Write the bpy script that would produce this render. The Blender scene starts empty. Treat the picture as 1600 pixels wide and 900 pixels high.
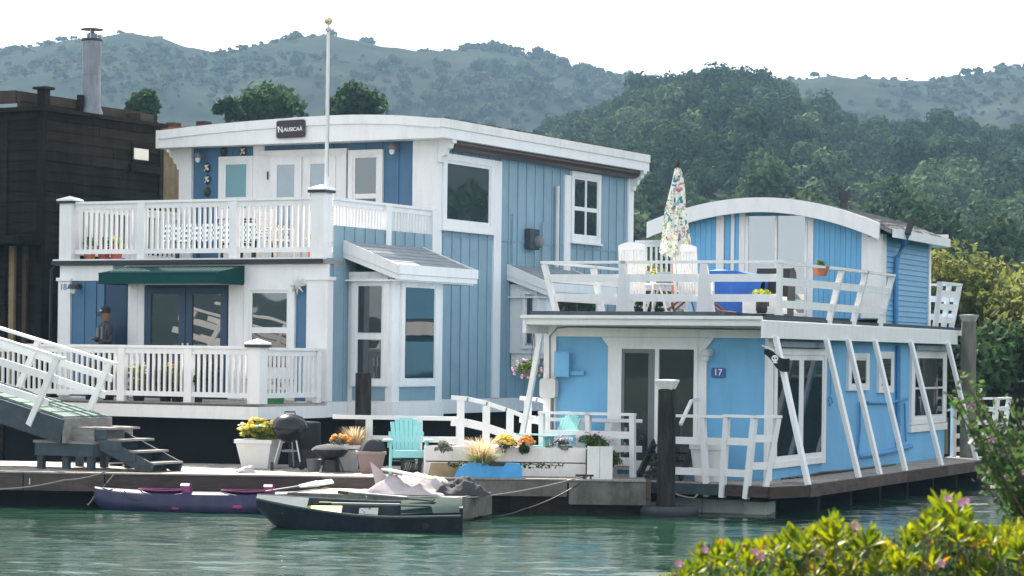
import bpy, bmesh, math, random
import numpy as np
from math import sin, cos, pi, radians, sqrt, atan2
from mathutils import Matrix, Vector, noise as mnoise
SC = bpy.context.scene
COL = SC.collection
rnd = random.Random(7)

# ------------------------------------------------------------------ camera
FPX, ROLL, V0, ZC = 3900.0, 0.012, 552.0, 2.6      # focal length in photo pixels, roll, horizon row, eye height
cd = bpy.data.cameras.new('camera'); cam = bpy.data.objects.new('camera', cd); COL.objects.link(cam)
cd.sensor_width = 36; cd.lens = 36*FPX/1600; cd.shift_y = (V0-450)/1600
cd.clip_start = 0.5; cd.clip_end = 6000
cam.matrix_world = Matrix.Translation((0, 0, ZC)) @ Matrix.Rotation(pi/2, 4, 'X') @ Matrix.Rotation(ROLL, 4, 'Z')
cd.dof.use_dof = True; cd.dof.focus_distance = 43.5; cd.dof.aperture_fstop = 8
SC.camera = cam
# ------------------------------------------------------------------ sky, sun, exposure
SUN_DIR = Vector((-0.275, 0.655, 0.70)).normalized()     # towards the sun: back left
elev = math.asin(SUN_DIR.z); azim = atan2(SUN_DIR.x, SUN_DIR.y)
w = bpy.data.worlds.new('World'); SC.world = w; w.use_nodes = True
nt = w.node_tree; bg = nt.nodes['Background']
sk = nt.nodes.new('ShaderNodeTexSky'); sk.sky_type = 'NISHITA'; sk.sun_disc = False
sk.sun_elevation = elev; sk.sun_rotation = azim; sk.air_density = 1.0; sk.dust_density = 0.6; sk.ozone_density = 1.0
hsv = nt.nodes.new('ShaderNodeHueSaturation'); hsv.inputs['Saturation'].default_value = 0.30     # a hazy, whitish day
gm = nt.nodes.new('ShaderNodeGamma'); gm.inputs[1].default_value = 0.42                                          # thin high haze evens out the sky
nt.links.new(sk.outputs[0], gm.inputs[0]); nt.links.new(gm.outputs[0], hsv.inputs['Color']); nt.links.new(hsv.outputs[0], bg.inputs[0]); bg.inputs[1].default_value = 0.15
sl = bpy.data.lights.new('sun', 'SUN'); so = bpy.data.objects.new('sun', sl); COL.objects.link(so)
sl.energy = 2.8; sl.angle = radians(0.53); sl.color = (1.0, 0.91, 0.78)
so.rotation_mode = 'QUATERNION'; so.rotation_quaternion = SUN_DIR.to_track_quat('Z', 'Y')
SC.view_settings.view_transform = 'Standard'; SC.view_settings.look = 'None'
SC.view_settings.exposure = 2.52; SC.view_settings.gamma = 1.0
SC.render.engine = 'CYCLES'
SC.cycles.use_denoising = True
SC.cycles.max_bounces = 6; SC.cycles.diffuse_bounces = 3; SC.cycles.glossy_bounces = 4
SC.cycles.transparent_max_bounces = 8; SC.cycles.volume_bounces = 0
SC.cycles.caustics_reflective = False; SC.cycles.caustics_refractive = False

# ------------------------------------------------------------------ materials
M = {}
def N(t, typ, **kw):
    n = t.nodes.new(typ)
    for k, v in kw.items(): setattr(n, k, v)
    return n
def c4(c, f=1.0): return (min(1, c[0]*f), min(1, c[1]*f), min(1, c[2]*f), 1)
def mat(name, col, rough=.55, var=.12, scale=3.0, bump=0.0, bscale=None, spec=.4, metal=0, stretch=(1, 1, 1),
        grime=0.0, gcol=(.25, .23, .19), orand=.0, gscale=1.2, coat=0, ior=None):
    m = bpy.data.materials.new(name); m.use_nodes = True; t = m.node_tree
    b = t.nodes['Principled BSDF']; L = t.links
    b.inputs['Roughness'].default_value = rough; b.inputs['Metallic'].default_value = metal
    b.inputs['Specular IOR Level'].default_value = spec
    if coat: b.inputs['Coat Weight'].default_value = coat
    if ior: b.inputs['IOR'].default_value = ior
    g = N(t, 'ShaderNodeNewGeometry'); mp = N(t, 'ShaderNodeMapping'); mp.inputs['Scale'].default_value = stretch
    L.new(g.outputs['Position'], mp.inputs['Vector'])
    nz = N(t, 'ShaderNodeTexNoise'); nz.inputs['Scale'].default_value = scale; nz.inputs['Detail'].default_value = 6
    nz.inputs['Roughness'].default_value = .65
    L.new(mp.outputs[0], nz.inputs['Vector'])
    rp = N(t, 'ShaderNodeValToRGB'); rp.color_ramp.elements[0].position = .3; rp.color_ramp.elements[1].position = .7
    rp.color_ramp.elements[0].color = c4(col, 1-var); rp.color_ramp.elements[1].color = c4(col, 1+var)
    L.new(nz.outputs['Fac'], rp.inputs[0]); out = rp.outputs[0]
    if orand:
        oi = N(t, 'ShaderNodeObjectInfo'); mr = N(t, 'ShaderNodeMapRange')
        mr.inputs['To Min'].default_value = 1-orand; mr.inputs['To Max'].default_value = 1+orand
        L.new(oi.outputs['Random'], mr.inputs['Value'])
        hs = N(t, 'ShaderNodeHueSaturation'); L.new(mr.outputs[0], hs.inputs['Value']); L.new(out, hs.inputs['Color']); out = hs.outputs[0]
    if grime:
        mp2 = N(t, 'ShaderNodeMapping'); mp2.inputs['Scale'].default_value = (gscale*2.2, gscale*2.2, gscale*.5)
        L.new(g.outputs['Position'], mp2.inputs['Vector'])
        n2 = N(t, 'ShaderNodeTexNoise'); n2.inputs['Scale'].default_value = 2.0; n2.inputs['Detail'].default_value = 8; n2.inputs['Roughness'].default_value = .7
        L.new(mp2.outputs[0], n2.inputs['Vector'])
        r2 = N(t, 'ShaderNodeMapRange'); r2.inputs['From Min'].default_value = .48; r2.inputs['From Max'].default_value = .75; r2.inputs['To Max'].default_value = grime
        L.new(n2.outputs['Fac'], r2.inputs['Value'])
        mx = N(t, 'ShaderNodeMixRGB'); mx.inputs[2].default_value = c4(gcol); L.new(r2.outputs[0], mx.inputs[0]); L.new(out, mx.inputs[1]); out = mx.outputs[0]
    L.new(out, b.inputs['Base Color'])
    if bump:
        n3 = N(t, 'ShaderNodeTexNoise'); n3.inputs['Scale'].default_value = bscale or scale*4; n3.inputs['Detail'].default_value = 4
        L.new(mp.outputs[0], n3.inputs['Vector'])
        bp = N(t, 'ShaderNodeBump'); bp.inputs['Strength'].default_value = bump; bp.inputs['Distance'].default_value = .02
        L.new(n3.outputs['Fac'], bp.inputs['Height']); L.new(bp.outputs[0], b.inputs['Normal'])
    M[name] = m; return m
def leafmat(name, c1, c2, transl=.45, scale=.3, rough=.5, dead=None, spec=.3):
    """two greens by clump and by leaf, light passing through the blade"""
    m = bpy.data.materials.new(name); m.use_nodes = True; t = m.node_tree; L = t.links
    b = t.nodes['Principled BSDF']; out = t.nodes['Material Output']
    g = N(t, 'ShaderNodeNewGeometry'); nz = N(t, 'ShaderNodeTexNoise'); nz.inputs['Scale'].default_value = scale; nz.inputs['Detail'].default_value = 3
    L.new(g.outputs['Position'], nz.inputs['Vector'])
    ad = N(t, 'ShaderNodeMath', operation='MULTIPLY_ADD'); ad.inputs[1].default_value = .45
    L.new(g.outputs['Random Per Island'], ad.inputs[0])
    sb = N(t, 'ShaderNodeMath', operation='MULTIPLY_ADD'); sb.inputs[1].default_value = 1.6; sb.inputs[2].default_value = -.52
    L.new(nz.outputs['Fac'], sb.inputs[0]); L.new(sb.outputs[0], ad.inputs[2])
    rp = N(t, 'ShaderNodeValToRGB'); rp.color_ramp.elements[0].color = c4(c1); rp.color_ramp.elements[1].color = c4(c2)
    rp.color_ramp.elements[0].position = .15; rp.color_ramp.elements[1].position = .85
    if dead:
        e = rp.color_ramp.elements.new(.97); e.color = c4(dead); rp.color_ramp.elements[1].position = .8
    L.new(ad.outputs[0], rp.inputs[0]); L.new(rp.outputs[0], b.inputs['Base Color'])
    b.inputs['Roughness'].default_value = rough; b.inputs['Specular IOR Level'].default_value = spec
    tr = N(t, 'ShaderNodeBsdfTranslucent'); hs = N(t, 'ShaderNodeHueSaturation'); hs.inputs['Value'].default_value = 1.5; hs.inputs['Hue'].default_value = .485; hs.inputs['Saturation'].default_value = 1.1
    L.new(rp.outputs[0], hs.inputs['Color']); L.new(hs.outputs[0], tr.inputs['Color'])
    mx = N(t, 'ShaderNodeMixShader'); mx.inputs[0].default_value = transl
    L.new(b.outputs[0], mx.inputs[1]); L.new(tr.outputs[0], mx.inputs[2]); L.new(mx.outputs[0], out.inputs['Surface'])
    M[name] = m; return m
def glassmat(name, col, ior=1.75, wav=.004, var=.35):
    m = mat(name, col, rough=.015, var=var, scale=1.3, spec=.5, ior=ior); t = m.node_tree; L = t.links; b = t.nodes['Principled BSDF']
    g = N(t, 'ShaderNodeNewGeometry'); nz = N(t, 'ShaderNodeTexNoise'); nz.inputs['Scale'].default_value = 1.1; nz.inputs['Detail'].default_value = 1
    L.new(g.outputs['Position'], nz.inputs['Vector'])
    bp = N(t, 'ShaderNodeBump'); bp.inputs['Strength'].default_value = .35; bp.inputs['Distance'].default_value = wav*4
    L.new(nz.outputs['Fac'], bp.inputs['Height']); L.new(bp.outputs[0], b.inputs['Normal'])
    return m
mat('white_paint', (.80, .795, .80), rough=.45, var=.03, scale=2, grime=.32, gcol=(.46, .45, .45), spec=.4, bump=.05, bscale=30)
mat('worn_white', (.76, .75, .74), rough=.55, var=.06, scale=3, grime=.35, gcol=(.36, .33, .29), bump=.1)
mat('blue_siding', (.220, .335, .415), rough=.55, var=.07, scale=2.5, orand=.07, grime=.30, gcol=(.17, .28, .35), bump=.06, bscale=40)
mat('blue_front_shaded', (.060, .150, .265), rough=.5, var=.07, scale=2.5, orand=.06, bump=.05, bscale=40)  # deeper blue front paint, darkened further with the front's shade
mat('blue_door', (.018, .050, .105), rough=.4, var=.08, scale=3)
mat('bright_blue', (.160, .425, .680), rough=.6, var=.07, scale=1.2, grime=.65, gcol=(.14, .33, .52), gscale=.8, bump=.15, bscale=60)
mat('bright_blue_board', (.145, .41, .67), rough=.5, var=.06, scale=3, orand=.08, bump=.06)
mat('clapboard_blue', (.125, .345, .560), rough=.5, var=.06, scale=3, orand=.07)
mat('blue_pipe', (.095, .280, .520), spec=.2, rough=.6, var=.08, scale=5)
mat('hull_black', (.008, .009, .010), spec=.1, rough=.8, var=.3, scale=2)
mat('dark_trim', (.018, .026, .034), rough=.5)
mat('awning_green', (.005, .050, .050), spec=.1, rough=.75, var=.12, scale=4, bump=.1)
mat('gutter_brown', (.060, .032, .030), rough=.38, var=.2, scale=4, spec=.5)
mat('grey_roof', (.24, .27, .30), rough=.75, var=.15, scale=3, stretch=(1, 1, 1), bump=.2)
mat('shingle', (.18, .18, .185), rough=.85, var=.35, scale=9, bump=.4)
mat('roof_felt', (.60, .60, .60), rough=.8, var=.15, scale=2)
mat('dark_wood', (.015, .013, .011), rough=.8, var=.45, scale=3, stretch=(.5, .5, 5), orand=.4, spec=.05, bump=.3, grime=.6, gcol=(.040, .039, .036), gscale=.35)
mat('brown_wood', (.040, .027, .019), rough=.8, var=.35, scale=3, orand=.25, bump=.3)
mat('tan_wood', (.27, .20, .115), rough=.75, var=.25, scale=4, orand=.15)
mat('red_roof', (.26, .085, .045), rough=.75, var=.2, scale=4)
mat('grey_wood', (.21, .205, .195), rough=.85, var=.3, scale=4, stretch=(1, 1, 3), orand=.18, bump=.35)
mat('deck_wood', (.30, .275, .25), rough=.8, var=.22, scale=5, stretch=(4, .6, 1), orand=.14, bump=.3)
mat('beam_wood', (.085, .066, .060), spec=.1, rough=.85, var=.35, scale=3, stretch=(.6, 1, 3), orand=.25, bump=.4, grime=.5, gcol=(.045, .05, .04))
mat('float_wood', (.15, .147, .13), rough=.85, var=.4, scale=2.5, orand=.1, bump=.3, grime=.9, gcol=(.035, .042, .030), gscale=.8)
mat('green_wood', (.15, .21, .195), spec=.1, rough=.85, var=.2, scale=4, orand=.12, bump=.25)
mat('slate_wood', (.052, .070, .080), spec=.15, rough=.8, var=.25, scale=3, orand=.15, bump=.3)
mat('piling', (.030, .029, .027), spec=.1, rough=.95, var=.6, scale=5, stretch=(2.5, 2.5, .35), bump=.9, bscale=9)
mat('piling_pale', (.15, .145, .13), rough=.9, var=.35, scale=5, stretch=(2.5, 2.5, .35), bump=.8, bscale=9)
mat('concrete', (.40, .39, .36), rough=.9, var=.2, scale=3, bump=.2, grime=.5, gcol=(.10, .11, .09))
mat('foam', (.62, .66, .62), rough=.8, var=.12, scale=4, grime=.4, gcol=(.2, .25, .2))
mat('metal', (.20, .22, .25), rough=.5, var=.35, scale=3, metal=.6, stretch=(2, 2, .4), grime=.35, gcol=(.12, .12, .13))
mat('steel', (.55, .56, .58), rough=.35, var=.1, metal=.8)
mat('black_metal', (.014, .016, .020), rough=.3, var=.2, spec=.5)
mat('black_enamel', (.006, .007, .011), rough=.24, var=.1, spec=.4)
mat('black_plastic', (.016, .017, .019), rough=.5, var=.15)
mat('grey_plastic', (.16, .17, .18), rough=.5, var=.1)
mat('pale_box', (.62, .62, .61), rough=.5, var=.06, grime=.15)
mat('teal_paint', (.27, .60, .60), rough=.4, var=.05, scale=5)
mat('purple_hull', (.018, .016, .058), rough=.38, var=.25, scale=3, grime=.4, gcol=(.07, .07, .12))
mat('magenta', (.22, .022, .14), rough=.4, var=.1)
mat('dinghy_hull', (.016, .024, .034), spec=.25, rough=.55, var=.35, scale=4, grime=.35, gcol=(.08, .10, .10), bump=.1)
mat('dinghy_green', (.008, .030, .028), spec=.08, rough=.8, var=.15, scale=4)
mat('yellow_green', (.50, .55, .04), rough=.6, var=.12)
mat('pot_white', (.74, .73, .71), rough=.6, var=.05, grime=.15)
mat('pot_mauve', (.33, .225, .215), rough=.7, var=.1)
mat('terracotta', (.46, .16, .09), rough=.75, var=.15)
mat('pot_red', (.38, .07, .07), rough=.6)
mat('pot_green', (.05, .30, .09), rough=.5)
mat('pot_orange', (.60, .25, .13), rough=.7)
mat('kayak_blue', (.055, .31, .62), rough=.45, var=.15, scale=5)
mat('tarp_grey', (.42, .38, .40), spec=.1, rough=.85, var=.2, scale=4)
mat('tarp_blue', (.022, .12, .47), rough=.6, var=.2, scale=3)
mat('cloth_dark', (.035, .035, .042), rough=.9, var=.3)
mat('cream', (.76, .72, .62), rough=.7, var=.06)
mat('sign_dark', (.040, .026, .036), rough=.5, var=.2)
mat('sign_blue', (.040, .10, .32), rough=.45, var=.05)
mat('letter_white', (.80, .80, .80), rough=.5, var=.02)
mat('letter_blue', (.16, .27, .42), rough=.5, var=.02)
mat('flag_black', (.010, .011, .015), rough=.85, var=.1)
mat('rope', (.30, .29, .26), spec=.1, rough=.9, var=.2)
mat('rope_dark', (.05, .05, .05), rough=.9, var=.2)
mat('rubber', (.03, .035, .042), rough=.7, var=.2)
mat('soil', (.04, .03, .022), rough=.95)
mat('bark', (.075, .060, .048), rough=.9, var=.35, scale=6, bump=.6)
mat('skin_tone', (.22, .125, .085), rough=.6, var=.05)
mat('jacket', (.045, .048, .055), rough=.85, var=.9, scale=9)
mat('trousers', (.05, .055, .06), rough=.9, var=.2)
mat('brass', (.60, .52, .32), rough=.4, metal=.6, var=.1)
mat('rust', (.20, .075, .05), rough=.8, var=.3)
mat('lamp_glass', (.70, .72, .72), rough=.15, var=.05, spec=.6)
mat('mask_dark', (.03, .03, .032), rough=.6)
mat('wicker', (.62, .60, .56), rough=.7, var=.1)
mat('flower_yellow', (.80, .55, .06), rough=.7, var=.2, scale=20)
mat('flower_pale', (.78, .78, .60), rough=.7, var=.1)
mat('flower_orange', (.72, .30, .06), rough=.7, var=.2, scale=20)
mat('flower_pink', (.62, .32, .48), rough=.7, var=.2, scale=20)
mat('flower_lilac', (.42, .40, .56), rough=.7, var=.2, scale=20)
mat('flower_purple', (.22, .05, .16), rough=.7, var=.2, scale=20)
mat('twig', (.13, .10, .075), rough=.9, var=.3)
mat('bank_soil', (.018, .028, .016), rough=.95, var=.4, scale=2, bump=.5)
glassmat('glass_dark', (.022, .030, .032), ior=1.9)
glassmat('glass_teal', (.10, .27, .30), ior=1.6, var=.08)
glassmat('glass_pale', (.30, .37, .42), ior=1.8, var=.10)
glassmat('glass_mirror', (.02, .032, .033), ior=2.3, wav=.003)
glassmat('glass_sky', (.05, .07, .075), ior=3.6, wav=.002, var=.1)
glassmat('glass_curtain', (.016, .033, .040), ior=1.6, var=.35)
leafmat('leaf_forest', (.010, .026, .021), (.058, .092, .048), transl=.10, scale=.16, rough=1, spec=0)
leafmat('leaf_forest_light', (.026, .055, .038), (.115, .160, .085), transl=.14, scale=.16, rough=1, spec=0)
leafmat('leaf_scrub', (.030, .041, .030), (.078, .086, .058), transl=.2, scale=.06, rough=1, spec=0)
leafmat('leaf_dark', (.010, .032, .018), (.045, .085, .035), transl=.3, scale=.5, rough=.8, spec=.08)
leafmat('leaf_willow', (.045, .075, .022), (.175, .190, .070), transl=.5, scale=.6, rough=.8, spec=.08)
leafmat('leaf_garden', (.035, .085, .022), (.120, .190, .050), transl=.4, scale=4)
leafmat('leaf_lime', (.120, .190, .020), (.340, .370, .045), transl=.4, scale=6)
leafmat('leaf_shrub', (.030, .080, .012), (.215, .255, .026), transl=.42, scale=9, rough=.42, spec=.18, dead=(.42, .24, .03))
leafmat('leaf_grey', (.10, .13, .10), (.22, .25, .20), transl=.3, scale=6)
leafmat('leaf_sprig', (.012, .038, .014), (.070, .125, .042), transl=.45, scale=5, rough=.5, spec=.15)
leafmat('grass_tan', (.36, .29, .17), (.62, .53, .36), transl=.5, scale=6)
leafmat('grass_green', (.08, .13, .04), (.24, .27, .10), transl=.5, scale=6)

# ------------------------------------------------------------------ mesh helpers
class MB:
    """collects boxes, bars, tubes, lathes and prisms into one mesh"""
    def __init__(s): s.v = []; s.f = []
    def add(s, vs, fs):
        o = len(s.v); s.v += [tuple(p) for p in vs]; s.f += [tuple(i+o for i in f) for f in fs]; return s
    def box(s, x0, x1, y0, y1, z0, z1):
        x0, x1 = min(x0, x1), max(x0, x1); y0, y1 = min(y0, y1), max(y0, y1); z0, z1 = min(z0, z1), max(z0, z1)
        return s.add([(x0, y0, z0), (x1, y0, z0), (x1, y1, z0), (x0, y1, z0), (x0, y0, z1), (x1, y0, z1), (x1, y1, z1), (x0, y1, z1)],
                     [(3, 2, 1, 0), (4, 5, 6, 7), (0, 1, 5, 4), (1, 2, 6, 5), (2, 3, 7, 6), (3, 0, 4, 7)])
    def beam(s, a, b, wd, ht, up=(0, 0, 1), taper=1.0, side=None):
        """bar from a to b; ht measured along up, wd across"""
        a, b = Vector(a), Vector(b); d = (b-a).normalized(); up = Vector(up)
        sd = Vector(side).normalized() if side else d.cross(up).normalized()
        u = sd.cross(d).normalized(); r = []
        for p, k in ((a, 1), (b, taper)):
            for i, j in ((-1, -1), (1, -1), (1, 1), (-1, 1)): r.append(p+sd*(i*wd/2*k)+u*(j*ht/2*k))
        return s.add(r, [(3, 2, 1, 0), (4, 5, 6, 7), (0, 1, 5, 4), (1, 2, 6, 5), (2, 3, 7, 6), (3, 0, 4, 7)])
    def tube(s, pts, rad, n=8, cap=True):
        pts = [Vector(p) for p in pts]; rs = rad if hasattr(rad, '__len__') else [rad]*len(pts)
        vs = []; fs = []; ref = Vector((0, 0, 1))
        for i, p in enumerate(pts):
            d = (pts[min(i+1, len(pts)-1)]-pts[max(i-1, 0)]).normalized()
            r0 = ref if abs(d.dot(ref)) < .95 else Vector((1, 0, 0))
            a = d.cross(r0).normalized(); b = d.cross(a)
            for k in range(n):
                t = 2*pi*k/n; vs.append(p+(a*cos(t)+b*sin(t))*rs[i])
        for i in range(len(pts)-1):
            for k in range(n): fs.append((i*n+k, i*n+(k+1) % n, (i+1)*n+(k+1) % n, (i+1)*n+k))
        if cap: fs.append(tuple(range(n-1, -1, -1))); fs.append(tuple(range((len(pts)-1)*n, len(pts)*n)))
        return s.add(vs, fs)
    def lathe(s, prof, c=(0, 0, 0), n=20, sx=1, sy=1, cap=True):
        vs = []; fs = []
        for r, z in prof:
            for k in range(n): t = 2*pi*k/n; vs.append((c[0]+r*cos(t)*sx, c[1]+r*sin(t)*sy, c[2]+z))
        for i in range(len(prof)-1):
            for k in range(n): fs.append((i*n+k, i*n+(k+1) % n, (i+1)*n+(k+1) % n, (i+1)*n+k))
        if cap: fs.append(tuple(range(n-1, -1, -1))); fs.append(tuple(range((len(prof)-1)*n, len(prof)*n)))
        return s.add(vs, fs)
    def prism(s, poly, fn, d0, d1):
        """poly of (a, b); fn(a, b, d) gives the point"""
        n = len(poly); vs = [fn(a, b, d0) for a, b in poly]+[fn(a, b, d1) for a, b in poly]
        fs = [tuple(range(n-1, -1, -1)), tuple(range(n, 2*n))]+[(i, (i+1) % n, n+(i+1) % n, n+i) for i in range(n)]
        return s.add(vs, fs)
    def ball(s, c, r, n=10, m=6, sz=1.0, sx=1.0, sy=1.0):
        pr = [(max(1e-4, r*sin(pi*i/m)), -r*sz*cos(pi*i/m)) for i in range(m+1)]
        return s.lathe(pr, c, n, sx, sy, cap=False)
    def grid(s, nx, ny, fn):
        vs = [fn(i/nx, j/ny) for j in range(ny+1) for i in range(nx+1)]
        fs = [(j*(nx+1)+i, j*(nx+1)+i+1, (j+1)*(nx+1)+i+1, (j+1)*(nx+1)+i) for j in range(ny) for i in range(nx)]
        return s.add(vs, fs)
    def mesh(s, name, m, smooth=False):
        me = bpy.data.meshes.new(name); me.from_pydata(s.v, [], s.f)
        b = bmesh.new(); b.from_mesh(me); bmesh.ops.recalc_face_normals(b, faces=b.faces); b.to_mesh(me); b.free()
        me.materials.append(M[m] if isinstance(m, str) else m)
        if smooth:
            me.polygons.foreach_set('use_smooth', [True]*len(me.polygons))
            try: me.set_sharp_from_angle(angle=radians(38 if smooth is True else 170))
            except Exception: pass
        return me
    def build(s, name, m, parent=None, smooth=False, kind=None, label=None):
        return obj(name, s.mesh(name, m, smooth), parent, kind, label)
def obj(name, me, parent=None, kind=None, label=None, mx=None):
    o = bpy.data.objects.new(name, me); COL.objects.link(o)
    if parent is not None: o.parent = parent
    if mx is not None: o.matrix_local = mx
    if kind: o['kind'] = kind
    if label: o['label'] = label
    return o
def tag(o, label, cat, group=None):
    o['label'] = label; o['category'] = cat
    if group: o['group'] = group
    return o
def thing(name, label, cat, loc=(0, 0, 0), rz=0.0, group=None):
    o = bpy.data.objects.new(name, None); COL.objects.link(o); o.location = loc; o.rotation_euler = (0, 0, rz)
    o.empty_display_size = .2
    return tag(o, label, cat, group)
def copy_tree(o, parent=None):
    c = o.copy(); COL.objects.link(c)
    if parent is not None: c.parent = parent
    for ch in list(o.children): copy_tree(ch, c)
    return c
def box(name, m, parent, *a, kind=None, label=None): return MB().box(*a).build(name, m, parent, kind=kind, label=label)
def nmesh(name, V, F, m, smooth=False):
    me = bpy.data.meshes.new(name); V = np.asarray(V, np.float32); F = np.asarray(F, np.int32); k = F.shape[1]
    me.vertices.add(len(V)); me.vertices.foreach_set('co', V.ravel())
    me.loops.add(F.size); me.loops.foreach_set('vertex_index', F.ravel())
    me.polygons.add(len(F)); me.polygons.foreach_set('loop_start', np.arange(0, F.size, k, dtype=np.int32))
    me.polygons.foreach_set('loop_total', np.full(len(F), k, np.int32))
    if smooth: me.polygons.foreach_set('use_smooth', np.ones(len(F), bool))
    me.materials.append(M[m]); me.update(); me.validate(); return me
NR = np.random.default_rng(11)
def leaves(C, Nn, size, aspect=1.6, jit=.8, droop=0.0, rng=NR):
    """leaf-shaped quads at the points C, turned about the directions Nn"""
    n = len(C); size = np.broadcast_to(np.asarray(size, float), (n,))*rng.uniform(.65, 1.3, n)
    nn = Nn+rng.normal(0, jit, (n, 3)); nn /= np.linalg.norm(nn, axis=1, keepdims=True)+1e-9
    t = rng.normal(0, 1, (n, 3)); t[:, 2] -= droop; t -= nn*np.sum(t*nn, 1, keepdims=True); t /= np.linalg.norm(t, axis=1, keepdims=True)+1e-9
    b = np.cross(nn, t); a = size[:, None]*t*.5*aspect**.5; bb = size[:, None]*b*.5/aspect**.5
    V = np.stack([C-a, C+bb*1.0-a*.1, C+a, C-bb*1.0-a*.1], 1).reshape(-1, 3)
    return V, np.arange(4*n).reshape(n, 4)
def crown_pts(rng, c, R, H, nl, n, flat=1.0):
    """points spread over an uneven cluster of lobes"""
    Cs = []; Ns = []
    lob = []
    for i in range(nl):
        a = rng.uniform(0, 2*pi); rr = R*rng.uniform(.15, .58)*(0 if i == 0 else 1); hz = rng.uniform(-.27, .20)*H
        if i == 0: hz = H*.17
        k = rng.uniform(.32, .54)
        lob.append((np.array([c[0]+rr*cos(a), c[1]+rr*sin(a), c[2]+hz]), R*k, H*k*.60*flat))
    for lc, lr, lh in lob:
        m = max(8, int(n/nl)); d = rng.normal(0, 1, (m, 3)); d /= np.linalg.norm(d, axis=1, keepdims=True)
        d[:, 2] = np.where(d[:, 2] < -.35, -d[:, 2]*.6, d[:, 2])
        q = rng.uniform(.72, 1.04, (m, 1))
        Cs.append(lc+d*q*np.array([lr, lr, lh])); Ns.append(d)
    return np.concatenate(Cs), np.concatenate(Ns)

# ------------------------------------------------------------------ survey: a direction in the photo meets a real plane
def ray(u, v):
    a = u-800; b = V0-v
    return ((a*cos(ROLL)-b*sin(ROLL))/FPX, 1.0, (a*sin(ROLL)+b*cos(ROLL))/FPX)
def at(u, v, Y): r = ray(u, v); return (r[0]*Y, Y, ZC+r[2]*Y)
def atz(u, v, z): r = ray(u, v); t = (z-ZC)/r[2]; return (r[0]*t, t, z)
def XU(u, Y, v=740): return ray(u, v)[0]*Y

# walls of a house seen as (a along the wall, d outwards, z)
def front_wall(y0): return lambda a, d, z: (a, y0-d, z)
def side_wall(x0): return lambda a, d, z: (x0+d, a, z)
def wbox(mb, w, a0, a1, d0, d1, z0, z1):
    p, q = w(a0, d0, z0), w(a1, d1, z1); return mb.box(p[0], q[0], p[1], q[1], p[2], q[2])
def window(parent, w, a0, a1, z0, z1, glass='glass_dark', cas=.11, casv=None, sash=.05, vs=(), hs=(), name='window', d=.085, sill=True, frame='white_paint', bar=.045):
    """casing, sash, bars and one pane per light; vs/hs are fractions where bars stand"""
    cv = cas if casv is None else casv; mb = MB()
    wbox(mb, w, a0, a1, 0, d, z1-cv, z1); wbox(mb, w, a0, a1, 0, d, z0, z0+cv)
    wbox(mb, w, a0, a0+cas, 0, d-.002, z0+cv, z1-cv); wbox(mb, w, a1-cas, a1, 0, d-.002, z0+cv, z1-cv)
    o = mb.build(name, frame, parent)
    if sill: s = MB(); wbox(s, w, a0-.03, a1+.03, 0, d+.04, z0-.045, z0-.002); s.build('sill', frame, o)
    b0, b1, c0, c1 = a0+cas, a1-cas, z0+cv, z1-cv
    m2 = MB(); dd = d-.02
    wbox(m2, w, b0, b1, .03, dd, c1-sash, c1); wbox(m2, w, b0, b1, .03, dd, c0, c0+sash)
    wbox(m2, w, b0, b0+sash, .03, dd-.002, c0+sash, c1-sash); wbox(m2, w, b1-sash, b1, .03, dd-.002, c0+sash, c1-sash)
    av = [b0+sash]; zv = [c0+sash]
    for f in vs:
        x = b0+(b1-b0)*f; wbox(m2, w, x-bar/2, x+bar/2, .03, dd-.004, c0+sash, c1-sash); av += [x-bar/2, x+bar/2]
    for f in hs:
        z = c0+(c1-c0)*f; wbox(m2, w, b0+sash, b1-sash, .03, dd-.006, z-bar/2, z+bar/2); zv += [z-bar/2, z+bar/2]
    av.append(b1-sash); zv.append(c1-sash)
    m2.build('sash', frame, o)
    k = 0
    for i in range(0, len(av), 2):
        for j in range(0, len(zv), 2):
            p = MB(); wbox(p, w, av[i], av[i+1], .03, .052, zv[j], zv[j+1])
            p.build('pane', glass[k % len(glass)] if isinstance(glass, (list, tuple)) else glass, o); k += 1
    return o
def battens(parent, w, a0, a1, z0, z1, step, m='blue_siding', off=0.0, name='siding_board', th=.02, bat=True, seed=1):
    r = random.Random(seed); a = a0
    while a < a1-.02:
        b = min(a+step, a1); mb = MB(); wbox(mb, w, a+.002, b-.002, 0, th+r.uniform(0, .003), z0, z1); mb.build(name, m, parent)
        if bat and b < a1-.05:
            mb = MB(); wbox(mb, w, b-.025, b+.025, th, th+.022, z0, z1); mb.build('batten', m, parent)
        a = b
_unit = {}
def unit_box(m):
    if m not in _unit: _unit[m] = MB().box(-.5, .5, -.5, .5, 0, 1).mesh('unit_'+m, m)
    return _unit[m]
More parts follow.
